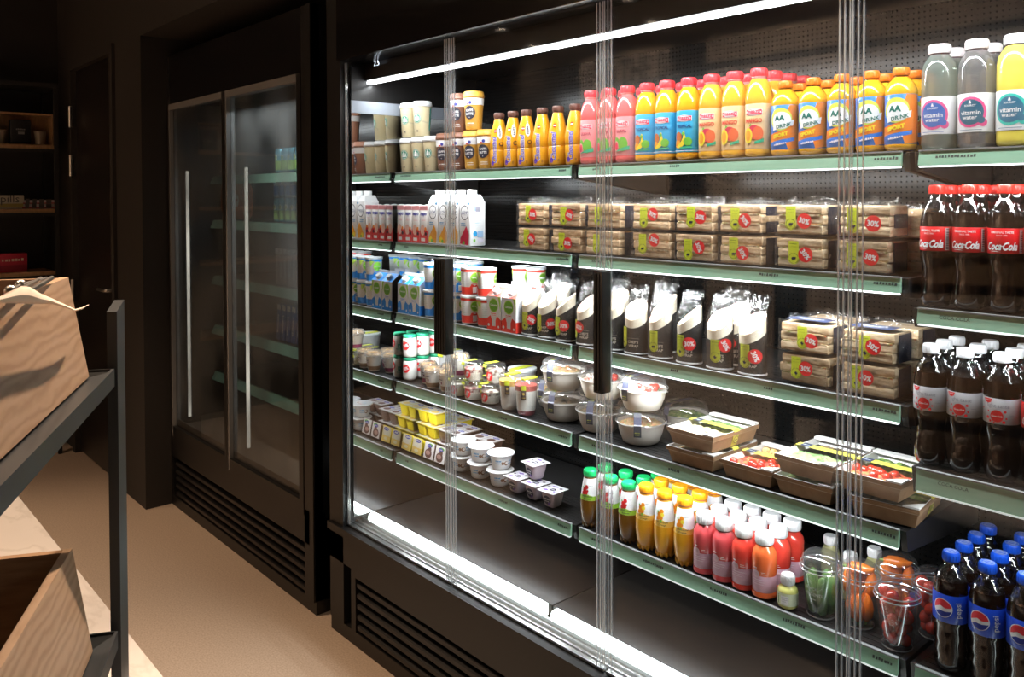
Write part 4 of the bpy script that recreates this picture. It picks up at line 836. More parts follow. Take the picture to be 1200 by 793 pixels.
def tub():
    R_ = E('white_yoghurt_tub'); MB().lathe([(0, .002), (.038, .001), (.040, .004), (.047, .086), (.049, .088)], WHITE, 28).build('tub_body', R_)
    MB().lathe([(.0495, .086), (.0505, .088), (.050, .095), (.046, .096), (0, .0945)], M('frosted_lid', (.80, .84, .86), .35), 28).build('lid', R_); b = MB().box(-.014, .014, -.046, .04, .0965, .0975, LIME); b.add([(-.014, -.0512, .08), (.014, -.0512, .08), (.014, -.0512, .0975), (-.014, -.0512, .0975)], [(0, 1, 2, 3)], LIME); b.build('label', R_); return R_
FOODS = {'grain': [(.3, (.45, .30, .14)), (.48, (.62, .45, .22)), (.55, (.55, .14, .06)), (.65, (.25, .32, .08))], 'tomato': [(.3, (.80, .76, .66)), (.45, (.60, .08, .04)), (.55, (.82, .80, .72)), (.65, (.22, .32, .08))], 'green': [(.35, (.06, .13, .03)), (.5, (.16, .28, .06)), (.65, (.40, .42, .18))], 'dark': [(.4, (.06, .05, .03)), (.6, (.20, .14, .07))],
         'rice': [(.35, (.48, .38, .18)), (.55, (.62, .54, .34)), (.7, (.55, .26, .10))], 'chicken': [(.35, (.55, .30, .10)), (.6, (.72, .45, .18))], 'leaf': [(.35, (.10, .22, .08)), (.5, (.25, .40, .14)), (.7, (.38, .45, .20))], 'toms': [(.35, (.55, .04, .03)), (.55, (.75, .14, .06)), (.7, (.30, .35, .08))]}
def food_bed(b, w, d, z, amp, kind, seed, round_=True, cx=0, cy=0, n=14):
    m_ = mottled('food_'+kind, FOODS[kind], 75, .6, (1, 1, 1), .7); vs = []; fs = []
    for j in range(n+1):
        for i in range(n+1):
            u, v = i/n*2-1, j/n*2-1
            if round_: k = max(abs(u), abs(v))/max(1e-6, math.hypot(u, v)); x, y = u*k*w, v*k*d
            else: x, y = u*w, v*d
            e = max(abs(u), abs(v)); vs.append((cx+x, cy+y, z+amp*(1.0+1.6*noise.noise(Vector((x*90+seed, y*90, seed))))*(1-e**4)))
    for j in range(n):
        for i in range(n): a = j*(n+1)+i; fs.append((a, a+1, a+n+2, a+n+1))
    return b.add(vs, fs, m_, True)
def bowl(v, food, tagr=0):
    R_ = E('salad_bowl'); c = {'grey': (.50, .47, .42), 'white': (.80, .75, .66)}[v]; bm_ = M('bowl_'+v, c, .55)
    MB().lathe([(0, .003), (.046, .001), (.050, .004), (.060, .030), (.0645, .052), (.067, .053), (.0675, .056), (.0660, .058), (.0630, .056), (.058, .036), (0, .030)], bm_, 34).build('bowl_body', R_)
    b = food_bed(MB(), .060, .060, .050, .008, food, 3+tagr)
    rn = random.Random(5)
    if food == 'tomato':
        for i in range(6): b.ball((rn.uniform(-.005, .045), rn.uniform(-.03, .02), .062), .009, M('tomato_skin', (.50, .035, .015), .15, coat=.6), 10, 7)
        for i in range(7): b.ball((rn.uniform(-.03, .01), rn.uniform(-.04, .02), .062), .007, M('cheese_white', (.85, .83, .76), .5), 7, 5)
    b.build('salad', R_)
    MB().lathe([(.0655, .0565), (.0705, .0575), (.0705, .061), (.0675, .0625), (.0665, .070), (.0635, .083), (.056, .0905), (.048, .0925), (0, .0930)], DOME, 34).lathe([(.0700, .0575), (.0715, .059), (.0700, .0612)], RIMC, 34).box(.066, .082, -.008, .008, .0572, .0584, RIMC).build('lid', R_)
    b = MB(); rt_ = math.radians(12+tagr); w = .017; sl = M('slate_print', (.03, .033, .05), .45)
    pts = [(.0695, .030), (.0715, .0575), (.0715, .0615), (.0685, .064), (.0650, .083), (.0570, .0922), (.020, .0945), (-.035, .0945)]
    for k in range(len(pts)-1):
        (r0, z0), (r1, z1) = pts[k], pts[k+1]; b.add([(-w/1, -r0, z0), (w*.2, -r0, z0), (w*.2, -r1, z1), (-w/1, -r1, z1)], [(0, 1, 2, 3)], sl if k not in (2, 3) else M('slate_light', (.10, .11, .17), .4))
    decals(b, [T('VERSE', -.007, 0, .016, LIME, 0, 0, .04), T('SALADE', -.007, -.012, .017, LIME, 0, 0, .04)], lambda u, v_, e: (u, v_-.038, .0937+e)); decals(b, [T('FRESH', -.007, .042, .014, M('lime_dim', (.40, .44, .05), .5)), RC(-.013, -.001, .036, .0368, M('lime_dim', ()))], lambda u, v_, e: (u, -.0705-e*2, v_))
    b.move(Matrix.Rotation(rt_, 4, 'Z')); b.build('sleeve_band', R_); return R_
def kraft(foods, seed, band=True):
    R_ = E('kraft_salad_box'); W2, D2, w2, d2, h = .070, .098, .060, .088, .042; k_ = mottled('kraft_board', [(.35, (.30, .175, .085)), (.65, (.36, .215, .11))], 60, .7); ti = M('tray_white', (.82, .82, .80), .45)
    b = MB()
    B = [(-w2, -d2), (w2, -d2), (w2, d2), (-w2, d2)]; Tt = [(-W2, -D2), (W2, -D2), (W2, D2), (-W2, D2)]; Ti = [(x*.975, y*.98) for x, y in Tt]; Bi = [(x*.96, y*.97) for x, y in B]
    for i in range(4):
        j = (i+1) % 4; b.add([(*B[i], .001), (*B[j], .001), (*Tt[j], h), (*Tt[i], h)], [(0, 1, 2, 3)], k_); b.add([(*Tt[i], h), (*Tt[j], h), (*Ti[j], h), (*Ti[i], h)], [(0, 1, 2, 3)], ti); b.add([(*Bi[i], .004), (*Bi[j], .004), (*Ti[j], h), (*Ti[i], h)], [(3, 2, 1, 0)], ti)
        x0, y0 = Tt[i]; x1, y1 = Tt[j]
        b.add([(x0*1.012, y0*1.01, h-.010), (x1*1.012, y1*1.01, h-.010), (x1*1.03, y1*1.02, h-.002), (x0*1.03, y0*1.02, h-.002)], [(0, 1, 2, 3)], k_); b.add([(x0*1.012, y0*1.01, h-.0102), (x1*1.012, y1*1.01, h-.0102), (x1*1.014, y1*1.012, h-.0088), (x0*1.014, y0*1.012, h-.0088)], [(0, 1, 2, 3)], M('kraft_edge', (.60, .48, .36), .5))
    b.add([(*p, .001) for p in B], [(3, 2, 1, 0)], k_); b.add([(*p, .004) for p in Bi], [(0, 1, 2, 3)], ti); b.build('box_body', R_)
    b = MB(); food_bed(b, .062, .040, h-.012, .007, foods[0], seed, False, 0, -.046); food_bed(b, .062, .038, h-.014, .007, foods[1], seed+4, False, 0, .038)
    rn = random.Random(seed)
    if foods[1] == 'chicken' :
        for i in range(4): b.ball((-.03+.02*i, .03+rn.uniform(-.01, .01), h-.002), .012, M('food_chicken', ()), 8, 6)
    if 'toms' in foods:
        for i in range(9): b.ball((rn.uniform(-.05, .05), -.05+rn.uniform(-.03, .03), h-.006), .011, M('tomato_skin', (.50, .035, .015), .15, coat=.6), 9, 6)
    b.build('meal', R_)
    MB().add([(-W2*.97, -D2*.97, h+.0035), (W2*.97, -D2*.97, h+.0035), (W2*.97, D2*.97, h+.0035), (-W2*.97, D2*.97, h+.0035), (-W2, -D2, h), (W2, -D2, h), (W2, D2, h), (-W2, D2, h)], [(0, 1, 2, 3), (4, 5, 1, 0), (5, 6, 2, 1), (6, 7, 3, 2), (7, 4, 0, 3)], clear('box_film', gloss=.05, rough=.1, haze=.01)).build('lid', R_)
    b = MB().hexa([(W2*.55, -D2-.001, h+.001), (W2+.001, -D2-.001, h+.001), (W2+.001, -D2*.62, h+.001), (W2*.80, -D2*.78, h+.001)], [(W2*.55, -D2-.001, h+.0045), (W2+.001, -D2-.001, h+.0045), (W2+.001, -D2*.62, h+.0045), (W2*.80, -D2*.78, h+.0045)], ti)
    b.box(-W2, W2, D2*.80, D2+.001, h-.001, h+.0045, ti); b.build('tray_rim', R_)
    if band:
        y0, y1 = -.012, .012; YL = M('band_yellow', (.72, .66, .10), .45); b = MB()
        for y_, z_ in (): pass
        P_ = [(-w2-.0015, .004), (-W2-.0025, h), (-W2*.97-.001, h+.0045), (W2*.97+.001, h+.0045), (W2+.0025, h), (w2+.0015, .004)]
        for q in range(5): (xa, za), (xb, zb_) = P_[q], P_[q+1]; b.add([(xa, y0, za), (xb, y0, zb_), (xb, y1, zb_), (xa, y1, za)], [(0, 1, 2, 3)], YL)
        decals(b, [RC(-.058, -.034, -.0125, .0125, NAVY), T('SALADE', -.046, 0, .018, WPRINT, 0)], lambda u, v, e: (u, v, h+.0048+e)); decals(b, [DC(0, .020, .0095, DARKTXT), DC(0, .020, .0082, YL), T('BIO', 0, .020, .010, DARKTXT)], lambda u, v, e: (w2+.0035+(v/h)*(W2-w2)+e, u, v))
        b.build('paper_band', R_)
    return R_
def pudding_side(v):
    "a pair of joined pudding pots standing on edge, printed lid towards the aisle"
    R_ = E('pudding_pack'); pot = M('pot_yellow', (.88, .70, .03), .35) if v == 'vanilla' else M('pot_brown', (.11, .06, .045), .3, coat=.4); w, h = .030, .054
    bm = bmesh.new(); bmesh.ops.create_cube(bm, size=1)
    for q in bm.verts: k = .80 if q.co.y > 0 else 1; q.co = Vector((q.co.x*w*1.7*k, .022+q.co.y*.040, h/2+.002+q.co.z*h*1.8/2*k))
    bmesh.ops.bevel(bm, geom=bm.edges[:], offset=.005, segments=3, profile=.5, affect='EDGES'); b = MB().frombm(bm, pot, True); b.build('pot', R_)
    MB().rbox(-w, w, -.0005, .0015, .001, h+.006, pot if v == 'vanilla' else M('pot_rim', (.30, .25, .22), .3), .0006).build('pot_rim', R_)
    b = MB(); bl = M('logo_indigo', (.05, .06, .42), .4); s_ = lambda u, v_, e: (u, -.0008-e, v_)
    if v == 'vanilla': sh = [RC(-w*.93, w*.93, .004, h+.004, M('lid_cream', (.86, .76, .48), .35)), RC(-w*.93, w*.93, .002, h*.45, M('lid_gold', (.88, .62, .15), .4)), DC(0, .038, .020, M('lid_pale', (.86, .82, .66), .35), .014), DC(0, .014, .012, M('lid_cream', ()), .006), DC(.004, .049, .016, bl, .0065), T('vla', .004, .049, .02, WPRINT, 0, .1, .04)]
    else: sh = [RC(-w*.95, w*.95, .002, h+.005, WPRINT), DC(-.002, .020, .020, M('lid_choc', (.13, .06, .045), .4), .016), DC(.004, .034, .010, M('lid_choc', ()), .012), DC(-.004, .022, .013, M('lid_mauve', (.48, .30, .26), .4), .008), DC(.006, .050, .014, M('fruit_green', (.18, .50, .06)), .006), DC(.001, .047, .014, bl, .006), T('choco', .001, .047, .019, WPRINT, 0, .1, .04)]
    decals(b, sh, s_); b.build('printed_lid', R_); return R_
def pudding_up(v):
    R_ = E('pudding_pack'); pot = M('pot_yellow', (.88, .70, .03), .35) if v == 'vanilla' else M('pot_brown', (.11, .06, .045), .3, coat=.4); s_ = .0295
    for cx in (-.0305, .0305):
        bm = bmesh.new(); bmesh.ops.create_cube(bm, size=1)
        for q in bm.verts: k = .78 if q.co.z < 0 else 1; q.co = Vector((cx+q.co.x*s_*1.8*k, q.co.y*s_*1.8*k, .0235+q.co.z*.043))
        bmesh.ops.bevel(bm, geom=bm.edges[:], offset=.005, segments=3, profile=.5, affect='EDGES'); MB().frombm(bm, pot, True).build('pot', R_)
    MB().rbox(-.062, .062, -.031, .031, .0452, .0470, pot if v == 'vanilla' else M('pot_rim', (.30, .25, .22), .3), .0006).build('pot_rim', R_)
    b = MB(); bl = M('logo_indigo', (.05, .06, .42), .4); bg = M('lid_pale', (.86, .82, .66), .35) if v == 'vanilla' else M('lid_greywhite', (.72, .70, .70), .35)
    sh = []
    for cx in (-.031, .031): sh += [RC(cx-.029, cx+.029, -.029, .029, bg), DC(cx, -.008, .017, M('lid_gold', (.88, .62, .15)) if v == 'vanilla' else M('lid_choc', (.13, .06, .045)), .014), DC(cx, .016, .017, bl, .007), T('vla' if v == 'vanilla' else 'choco', cx, .016, .02, WPRINT, 0, .1, .04)]
    decals(b, sh, flatz(.0471)); b.build('printed_lid', R_); return R_
def white_cup():
    R_ = E('white_yoghurt_cup'); pr = [(0, .004), (.026, .001), (.029, .003), (.0305, .008), (.0345, .034), (.037, .044), (.0405, .048)]
    MB().lathe(pr, WHITE, 28).build('cup_body', R_)
    MB().lathe([(.0405, .0475), (.0455, .0485), (.046, .0515), (.0435, .0535), (.041, .0530), (0, .0530)], M('lid_white_gloss', (.84, .85, .87), .25), 28).build('lid', R_)
    b = MB(); lb = M('pale_blue_word', (.10, .42, .75), .4); cc = M('coconut_brown', (.25, .13, .07), .5); s_ = cyl(pr)
    for o in (-.05, .05): decals(b, [T('kokos', o+.004, .030, .022, lb, 0, 0, .02), T('yoghurt', o+.004, .022, .025, lb), DC(o-.018, .024, .009, cc, .0075), DC(o-.016, .025, .006, WPRINT, .005)], s_, .004, cutv=[.034])
    decals(b, [T('kokos', .0, .031, .024, lb, 0, 0, .02), T('yoghurt', .0, .023, .027, lb), DC(.018, .024, .006, cc, .0055)], s_, .004, cutv=[.034]); decals(b, [T('0%', -.010, .008, .016, lb), DC(.010, -.008, .010, cc, .007), DC(.008, -.006, .006, WPRINT, .004), DC(-.016, -.012, .003, RED)], flatz(.0531)); b.build('label', R_); return R_
def purple_pot():
    R_ = E('berry_yoghurt_pot'); s_ = .030; bm = bmesh.new(); bmesh.ops.create_cube(bm, size=1)
    for q in bm.verts: k = .70 if q.co.z < 0 else 1; q.co = Vector((q.co.x*s_*2*k*.93, q.co.y*s_*2*k*.93, .0275+q.co.z*.050))
    bmesh.ops.bevel(bm, geom=bm.edges[:], offset=.008, segments=3, profile=.5, affect='EDGES'); MB().frombm(bm, M('berry_pot', (.62, .50, .56), .3, coat=.4), True).build('pot', R_)
    sl = .0093/.05; dk = M('berry_dark_print', (.05, .035, .07), .4); b = MB(); f = lambda u, v, e: (u, -(.0195+.0045*0+sl*(v-.0025))-.0005-e, v)
    decals(b, [DC(0, .027, .0165, M('berry_halo', (.55, .5, .6), .4), .0150), DC(0, .027, .0155, dk, .0140), T('skyr', 0, .030, .022, WPRINT, 0, 0, .02), T('blueberry', 0, .023, .018, WPRINT), DC(.007, .017, .004, M('berry_violet', (.22, .1, .5), .4))], lambda u, v, e: (u, -.0205-sl*(v-.0025)-e, v)); b.build('label', R_)
    b = MB().rbox(-.0345, .0345, -.0345, .0345, .0525, .0540, M('foil_white', (.80, .80, .84), .3), .0006); vi = M('berry_violet', (.22, .1, .5), .4)
    decals(b, [PG([(-.02, .02), (-.004, .026), (.006, .020), (-.008, .014)], vi), DC(.004, -.004, .012, dk, .010), T('skyr', .004, -.004, .018, WPRINT, 0, 0, .02), PG([(-.026, -.02), (-.01, -.024), (.0, -.018), (-.014, -.012)], vi), DC(.02, .016, .005, dk), DC(.022, -.018, .004, vi), DC(-.020, .004, .004, dk)], flatz(.0541)); b.build('foil_lid', R_); return R_
# ------------------------------------------------------------------ stocking the shelves
for nm, c in dict(fruit_green=(.18, .50, .06), fruit_yellow=(.92, .72, .05), fruit_orange=(.90, .38, .03), apple_red=(.70, .02, .02), orange_fruit=(.92, .28, .01), word_grey=(.22, .22, .25)).items(): M(nm, c, .4)
S = {k+1: ROWS[k]+.0005 for k in range(5)}; DS = {k+1: DROWS[k]+.0005 for k in range(4)}
def nth(i, n):
    return 'leftmost' if i == 0 else 'rightmost' if i == n-1 and n > 1 else ORD[i]+' from left'
def jit(a=.04): return RND.uniform(-a, a)
# --- top shelf
for i, x in enumerate((-2.548, -2.474, -2.400)):
    put((star_cup,), (x, 1.740, S[1]), .35, '%s of three beige coffee cups standing directly on the top shelf' % nth(i, 3), 'coffee cup', 'beige iced coffee cups', .98)
for i, x in enumerate((-2.545, -2.466)):
    put((star_cup,), (x, 1.742, S[1]+.126), .35, ('left', 'right')[i]+' beige coffee cup with white lid stacked in the upper layer', 'coffee cup', 'beige iced coffee cups')
for i, (x, c, z) in enumerate([(-2.322, 'brown', 0), (-2.246, 'brown', 0), (-2.243, 'brown', .1305), (-2.170, 'mustard', 0), (-2.166, 'mustard', .1305), (-2.097, 'mustard', 0)]):
    put((latte_cup, c), (x, 1.740, S[1]+z), .40, ['brown latte cup beside the beige coffee cups', 'brown latte cup with another brown cup on top', 'brown latte cup stacked in the upper layer', 'mustard latte cup with another mustard cup on top', 'mustard latte cup stacked in the upper layer', 'mustard latte cup beside the chocolate milk bottles'][i], 'coffee cup', 'ribbed latte cups', .975)
for i, (x, v) in enumerate([(-2.033, 1), (-1.965, 1), (-1.903, 1), (-1.831, 0), (-1.764, 0), (-1.693, 0)]):
    put((choco_bottle, v), (x, 1.737, S[1]), .42+jit(.06), '%s yellow chocolate milk bottle with brown cap, front row, top shelf' % nth(i, 6), 'milk bottle', 'chocolate milk bottles')
for i, x in enumerate((-1.905, -1.833, -1.695)):
    put((choco_bottle, 0), (x, 1.807, S[1]), .3, 'brown-capped milk bottle, second row, behind the %s front one' % ['third', 'fourth', 'sixth'][i], 'milk bottle', 'chocolate milk bottles')
VX = [-1.627, -1.560, -1.493, -1.425, -1.358, -1.290, -1.221, -1.155, -1.089]; VN = ['guava']*3+['tropical']*3+['mango']*3
VD = {'guava': 'pink guava', 'tropical': 'blue-labelled tropical', 'mango': 'mango'}
for row in range(4):
    for i, x in enumerate(VX):
        if (row == 2 and i < 6) or (row == 3 and i < 8): continue
        v = VN[i]; k = i % 3
        put((juice_bottle, v), (x+jit(.001), 1.737+.0665*row, S[1]), .16+jit(.05), '%s %s juice bottle with red cap, %s row, top shelf' % (['left', 'middle', 'right'][k], VD[v], ['front', 'second', 'third', 'fourth'][row]), 'juice bottle', 'red-capped juice bottles')
for row in range(3):
    for i, x in enumerate((-1.020, -.951, -.884, -.819, -.757)):
        if row == 2 and i < 3: continue
        put((sport_bottle,), (x, 1.737+.066*row, S[1]), .20+jit(.05), '%s orange isotonic drink bottle with orange cap, %s row' % (nth(i, 5), ['front', 'second', 'third'][row]), 'drink bottle', 'orange-capped sports drinks')
for row in range(2):
    for i, (x, v) in enumerate([(-.683, 'pink'), (-.614, 'plum'), (-.546, 'yellow'), (-.476, 'yellow')]):
        put((vitamin_bottle, v), (x, 1.740+.070*row, S[1]), 0, '%s row vitamin water bottle, %s' % (['front', 'back'][row], ['clear with pink and blue emblem', 'clear with red ring around dark emblem', 'yellow with teal ring, nearer the clear ones', 'yellow with teal ring, farther right'][i]), 'water bottle', 'vitamin water bottles')
# --- second shelf
NX = [-2.560, -2.511, -2.463, -2.415]
for row in range(4):
    for i, x in enumerate(NX):
        put((napo,), (x, 1.727+.0345*row, S[2]), 0, '%s small red and white drink carton, %s row' % (nth(i, 4), ['front', 'second', 'third', 'rear'][row]), 'drink carton', 'small red drink cartons')
for i, (x, v) in enumerate([(-2.358, 'orange'), (-2.297, 'orange'), (-2.238, 'orange'), (-2.178, 'red')]):
    put((white_carton, v), (x, 1.742, S[2]), 0, '%s white dairy carton in the front row, %s fruit print' % (nth(i, 4), 'orange' if v == 'orange' else 'dark red'), 'dairy carton', 'white dairy cartons')
#put((white_carton, 'orange'), (-2.178, 1.800, S[2]), 0, 'white dairy carton right behind the one with dark red fruit', 'dairy carton', 'white dairy cartons')
SW = [(-1.933, -1.802), (-1.784, -1.650), (-1.640, -1.501), (-1.469, -1.330), (-1.325, -1.197), (-1.193, -1.063), (-1.038, -.909), (-.891, -.765)]
specs = [(.014, .034, -5, -.006, .060, 'hen'), (.020, .034, -20, -.004, .056, 'hen'), (None,)*3+(-.014, .058, 'fish'), (.010, .040, -25, -.020, .056, 'fish'), (.022, .036, -8, -.006, .060, 'pig'), (.016, .030, -50, -.010, .058, 'pig'), (.014, .032, -15, -.018, .062, 'pig'), (.022, .030, -5, -.020, .06, 'pig')]
lows = [(.008, .034, -35, -.014, .062, 'hen'), (.012, .028, -5, -.012, .056, 'hen'), (None,)*3+(-.018, .056, 'fish'), (.014, .048, -20, -.024, .062, 'fish'), (.018, .036, -65, -.014, .054, 'pig'), (.010, .028, -60, -.014, .062, 'pig'), (.016, .032, -50, -.012, .060, 'pig'), (.018, .034, -12, -.02, .06, 'pig')]
for i, (a, b_) in enumerate(SW):
    bk = 'white' if i >= 6 else 'brown'
    for lv, sp in ((0, lows[i]), (1, specs[i])):
        key = (sandwich, bk, i*2+lv, sp[0] or 0, sp[1] or 0, sp[2], sp[3], sp[4], sp[5], b_-a-.013)
        put(key, ((a+b_)/2+jit(.001), 1.765, S[2]+.0752*lv), jit(.01), '%s sandwich of the %s stack from the left, second shelf' % (['lower', 'upper'][lv], ORD[i]), 'sandwich', 'wrapped sandwiches on the second shelf', 1.05)
for j, (x, lv) in enumerate([(-1.120, 0), (-1.120, 1), (-.970, 0), (-.970, 1), (-.800, 0), (-.800, 1)]):
    put((sandwich, 'brown', 31+j % 2, 0, 0, None, -.014, .058, 'fish', .125), (x, 1.872, S[2]+.0705*lv), 0, '%s sandwich in the row behind the %s front stack, second shelf' % (['lower', 'upper'][lv], ['sixth', 'seventh', 'eighth'][j//2]), 'sandwich', 'wrapped sandwiches on the second shelf')
# --- third shelf
for i, x in enumerate((-2.545, -2.473)):
    for row in range(2):
        put((melk_carton, 'blue'), (x, 1.742+.073*row, S[3]), 0, '%s blue and white milk carton, %s row, beside the side mirror' % (['left', 'right'][i], ['front', 'second'][row]), 'milk carton', 'blue dairy cartons')
bc = [(-2.402, 1.740), (-2.332, 1.742), (-2.262, 1.742)]
n_ = 0
for i, (x, y) in enumerate(bc):
    for lv in (0, 1):
        put((dairy_cup, 'blue'), (x, y, S[3]+.0955*lv), jit(.2), '%s blue yoghurt cup of the %s stack right of the blue cartons' % (['lower', 'upper'][lv], ORD[i]), 'yoghurt cup', 'blue yoghurt cups')
for i, (x, y) in enumerate([(-2.558, 1.885), (-2.488, 1.885), (-2.418, 1.885), (-2.348, 1.885)]):
    for lv in (0, 1):
        put((dairy_cup, 'blue'), (x, y, S[3]+.0955*lv), jit(.2), '%s blue yoghurt cup in the rear row, %s stack from the mirror' % (['lower', 'upper'][lv], ORD[i]), 'yoghurt cup', 'blue yoghurt cups')
for i, (x, y, r) in enumerate([(-2.186, 1.738, .0), (-2.105, 1.742, .75)]):
    for lv in (0, 1):
        put((dairy_cup, 'red'), (x, y, S[3]+.0955*lv), r, '%s red yoghurt cup of the %s stack beside the red cartons' % (['lower', 'upper'][lv], ['left', 'right'][i]), 'yoghurt cup', 'red yoghurt cups')
for i, (x, y) in enumerate([(-2.09, 1.885), (-2.02, 1.885)]):
    for lv in (0, 1):
        put((dairy_cup, 'red'), (x, y, S[3]+.0955*lv), .2, '%s red yoghurt cup behind the red milk cartons, %s stack' % (['lower', 'upper'][lv], ['left', 'right'][i]), 'yoghurt cup', 'red yoghurt cups')
for i, x in enumerate((-2.028, -1.955)):
    for row in range(2):
        put((melk_carton, 'red'), (x, 1.742+.073*row, S[3]), 0, '%s red and white milk carton, %s row, beside the wraps' % (['left', 'right'][i], ['front', 'second'][row]), 'milk carton', 'red dairy cartons')
WX = [-1.886, -1.813, -1.735, -1.650, -1.545, -1.466, -1.383, -1.290, -1.198, -1.106]
WS = [(.3, (.014, .050), -30, -.010), (.2, (.024, .046), 5, -.020), (.9, (.006, .048), 0, -.018), (.4, (-.014, .052), -10, -.034), (.9, None, 0, -.008), (-.1, None, 0, -.030), (.5, None, 0, -.010), (.9, (.008, .052), 5, -.016), (.2, (.020, .060), -60, -.004), (.4, (.012, .046), -65, -.012)]
for i, x in enumerate(WX):
    ph, st, rot, tx = WS[i]
    put((wrap, i, ph, st, tx, 'fish' if i == 6 else 'hen', rot, .28), (x, 1.741, S[3]), 0, '%s packed wrap in black sleeve, front row, third shelf' % nth(i, 10), 'wrap', 'wraps in black sleeves', .98+.06*(i/9))
for i, x in enumerate((-1.84, -1.60, -1.43, -1.20)):
    put((wrap, i, *WS[i][:1], WS[i][1], WS[i][3], 'hen', WS[i][2], .12), (x, 1.815, S[3]), .3, 'wrap in black sleeve standing in the second row, %s' % nth(i, 4), 'wrap', 'wraps in black sleeves', 1.1)
for i, (a, b_) in enumerate([(-1.030, -.900), (-.885, -.757)]):
    for lv in (0, 1):
        sp = [[(.008, .038, 0, -.016, .062, 'hen'), (.020, .030, -15, -.002, .060, 'hen')], [(.000, .040, -10, -.022, .062, 'hen'), (.016, .036, -30, -.002, .058, 'hen')]][i][lv]
        put((sandwich, 'white', 40+i*2+lv, *sp[:3], *sp[3:], b_-a-.004, .122 and (1 if lv else 0)), ((a+b_)/2, 1.768, S[3]+.0715*lv), jit(.03), '%s of two white bread sandwiches in the %s stack, third shelf' % (['lower', 'upper'][lv], ['left', 'right'][i]), 'sandwich', 'white bread sandwiches')
for i, x in enumerate((-.965, -.815)):
    for lv in (0, 1):
        put((sandwich, 'white', 50, 0, 0, None, -.01, .06, 'hen', .126), (x, 1.872, S[3]+.0715*lv), 0, '%s white bread sandwich behind the %s stack, third shelf' % (['lower', 'upper'][lv], ['left', 'right'][i]), 'sandwich', 'white bread sandwiches')
# --- fourth shelf
for row in range(3):
    for lv in (0, 1):
        put((jar,), (-2.566, 1.752+.058*row, S[4]+.085*lv), jit(.1)+.1, '%s green-lidded yoghurt jar, %s row, beside the side mirror' % (['lower', 'upper'][lv], ['front', 'middle', 'rear'][row]), 'yoghurt jar', 'green-lidded yoghurt jars')
for i, (x, y, v) in enumerate([(-2.475, 1.770, 0), (-2.402, 1.738, 1), (-2.395, 1.812, 0), (-2.325, 1.745, 1)]):
    put((granola, v), (x, y, S[4]), jit(.3), ['granola yoghurt cup nearest the green-lidded jars', 'granola yoghurt cup at the shelf edge, brown bottom layer', 'granola yoghurt cup in the second row', 'granola yoghurt cup beside the cream dessert'][i], 'yoghurt cup', 'granola yoghurt cups')
for i, (x, y, z, v) in enumerate([(-2.255, 1.745, 0, 'cream'), (-2.255, 1.82, 0, 'cream'), (-2.178, 1.745, 0, 'berry'), (-2.178, 1.745, .0655, 'berry'), (-2.098, 1.752, 0, 'choc'), (-2.100, 1.775, .0655, 'choc'), (-2.19, 1.83, 0, 'choc')]):
    put((domed, v), (x, y, S[4]+z), jit(.1), ['cream dessert cup beside the granola cups', 'cream dessert cup in the second row', 'lower berry dessert cup with red discount sticker', 'upper berry dessert cup with red discount sticker', 'lower chocolate dessert cup beside the tall yoghurt cups', 'upper chocolate dessert cup with a lime strip', 'chocolate dessert cup in the second row'][i], 'dessert cup', 'small lidded desserts')
put((granola, 0), (-2.255, 1.745, S[4]+.0655), 0, 'granola yoghurt cup stacked on a cream dessert cup', 'yoghurt cup', 'granola yoghurt cups')
put((tub,), (-2.105, 1.90, S[4]+.0), .1, 'white yoghurt tub with lime strip, standing at the back of the fourth shelf', 'yoghurt tub')
put((tub,), (-2.52, 1.905, S[4]+.0), .1, 'white yoghurt tub behind the granola yoghurt cups', 'yoghurt tub')
for i, (x, v) in enumerate([(-1.998, 0), (-1.912, 1)]):
    put((tall_cup, v), (x, 1.750-.008*i, S[4]), 0, ['tall yoghurt parfait cup with orange topping', 'tall yoghurt parfait cup with red fruit base and lime label'][i], 'yoghurt cup', 'tall yoghurt parfait cups')
bowls = [(-1.800, 1.795, 0, 'grey', 'dark', 0), (-1.800, 1.795, .0945, 'grey', 'grain', 8), (-1.645, 1.790, 0, 'grey', 'dark', 0), (-1.640, 1.795, .0945, 'white', 'tomato', 30), (-1.486, 1.785, 0, 'grey', 'grain', 0), (-1.480, 1.785, .0945, 'white', 'tomato', -10), (-1.93, 1.885, 0, 'grey', 'grain', 0), (-1.455, 1.945, 0, 'grey', 'green', 8), (-1.795, 1.955, 0, 'grey', 'dark', 0)]
bl_ = ['lower grey salad bowl of the left stack', 'upper grey salad bowl with grain salad, left stack', 'lower grey salad bowl of the middle stack', 'upper salad bowl of the middle stack behind the door edge', 'lower grey salad bowl of the right stack', 'upper cream salad bowl with tomatoes and feta, right stack', 'salad bowl behind the tall yoghurt cups', 'salad bowl with green salad behind the kraft boxes', 'salad bowl at the back behind the left stack']
for i, (x, y, z, v, f, tr) in enumerate(bowls):
    put((bowl, v, f, tr), (x, y, S[4]+z), [.1, -.1, .2, .1, .45, 0, 0, -.5, 0][i], bl_[i], 'salad bowl', 'round salad bowls with domed lids')
boxes = [(-1.262, 1.800, 0, ('rice', 'green'), .02), (-1.258, 1.800, .0475, ('rice', 'leaf'), -.02), (-1.102, 1.806, 0, ('toms', 'chicken'), -.01), (-.957, 1.806, 0, ('leaf', 'leaf'), 0), (-.955, 1.806, .0475, ('leaf', 'dark'), .0), (-.790, 1.812, 0, ('dark', 'green'), .12), (-.809, 1.806, .0475, ('toms', 'green'), 0)]
xl = ['lower kraft box of the leftmost stack', 'upper kraft box of the leftmost stack, rice and yellow band', 'single kraft box with tomatoes and fried balls', 'lower kraft box of the third stack', 'upper kraft box of the third stack, green salad', 'lower kraft box at the right end, turned slightly', 'upper kraft box at the right end, with red tomatoes']
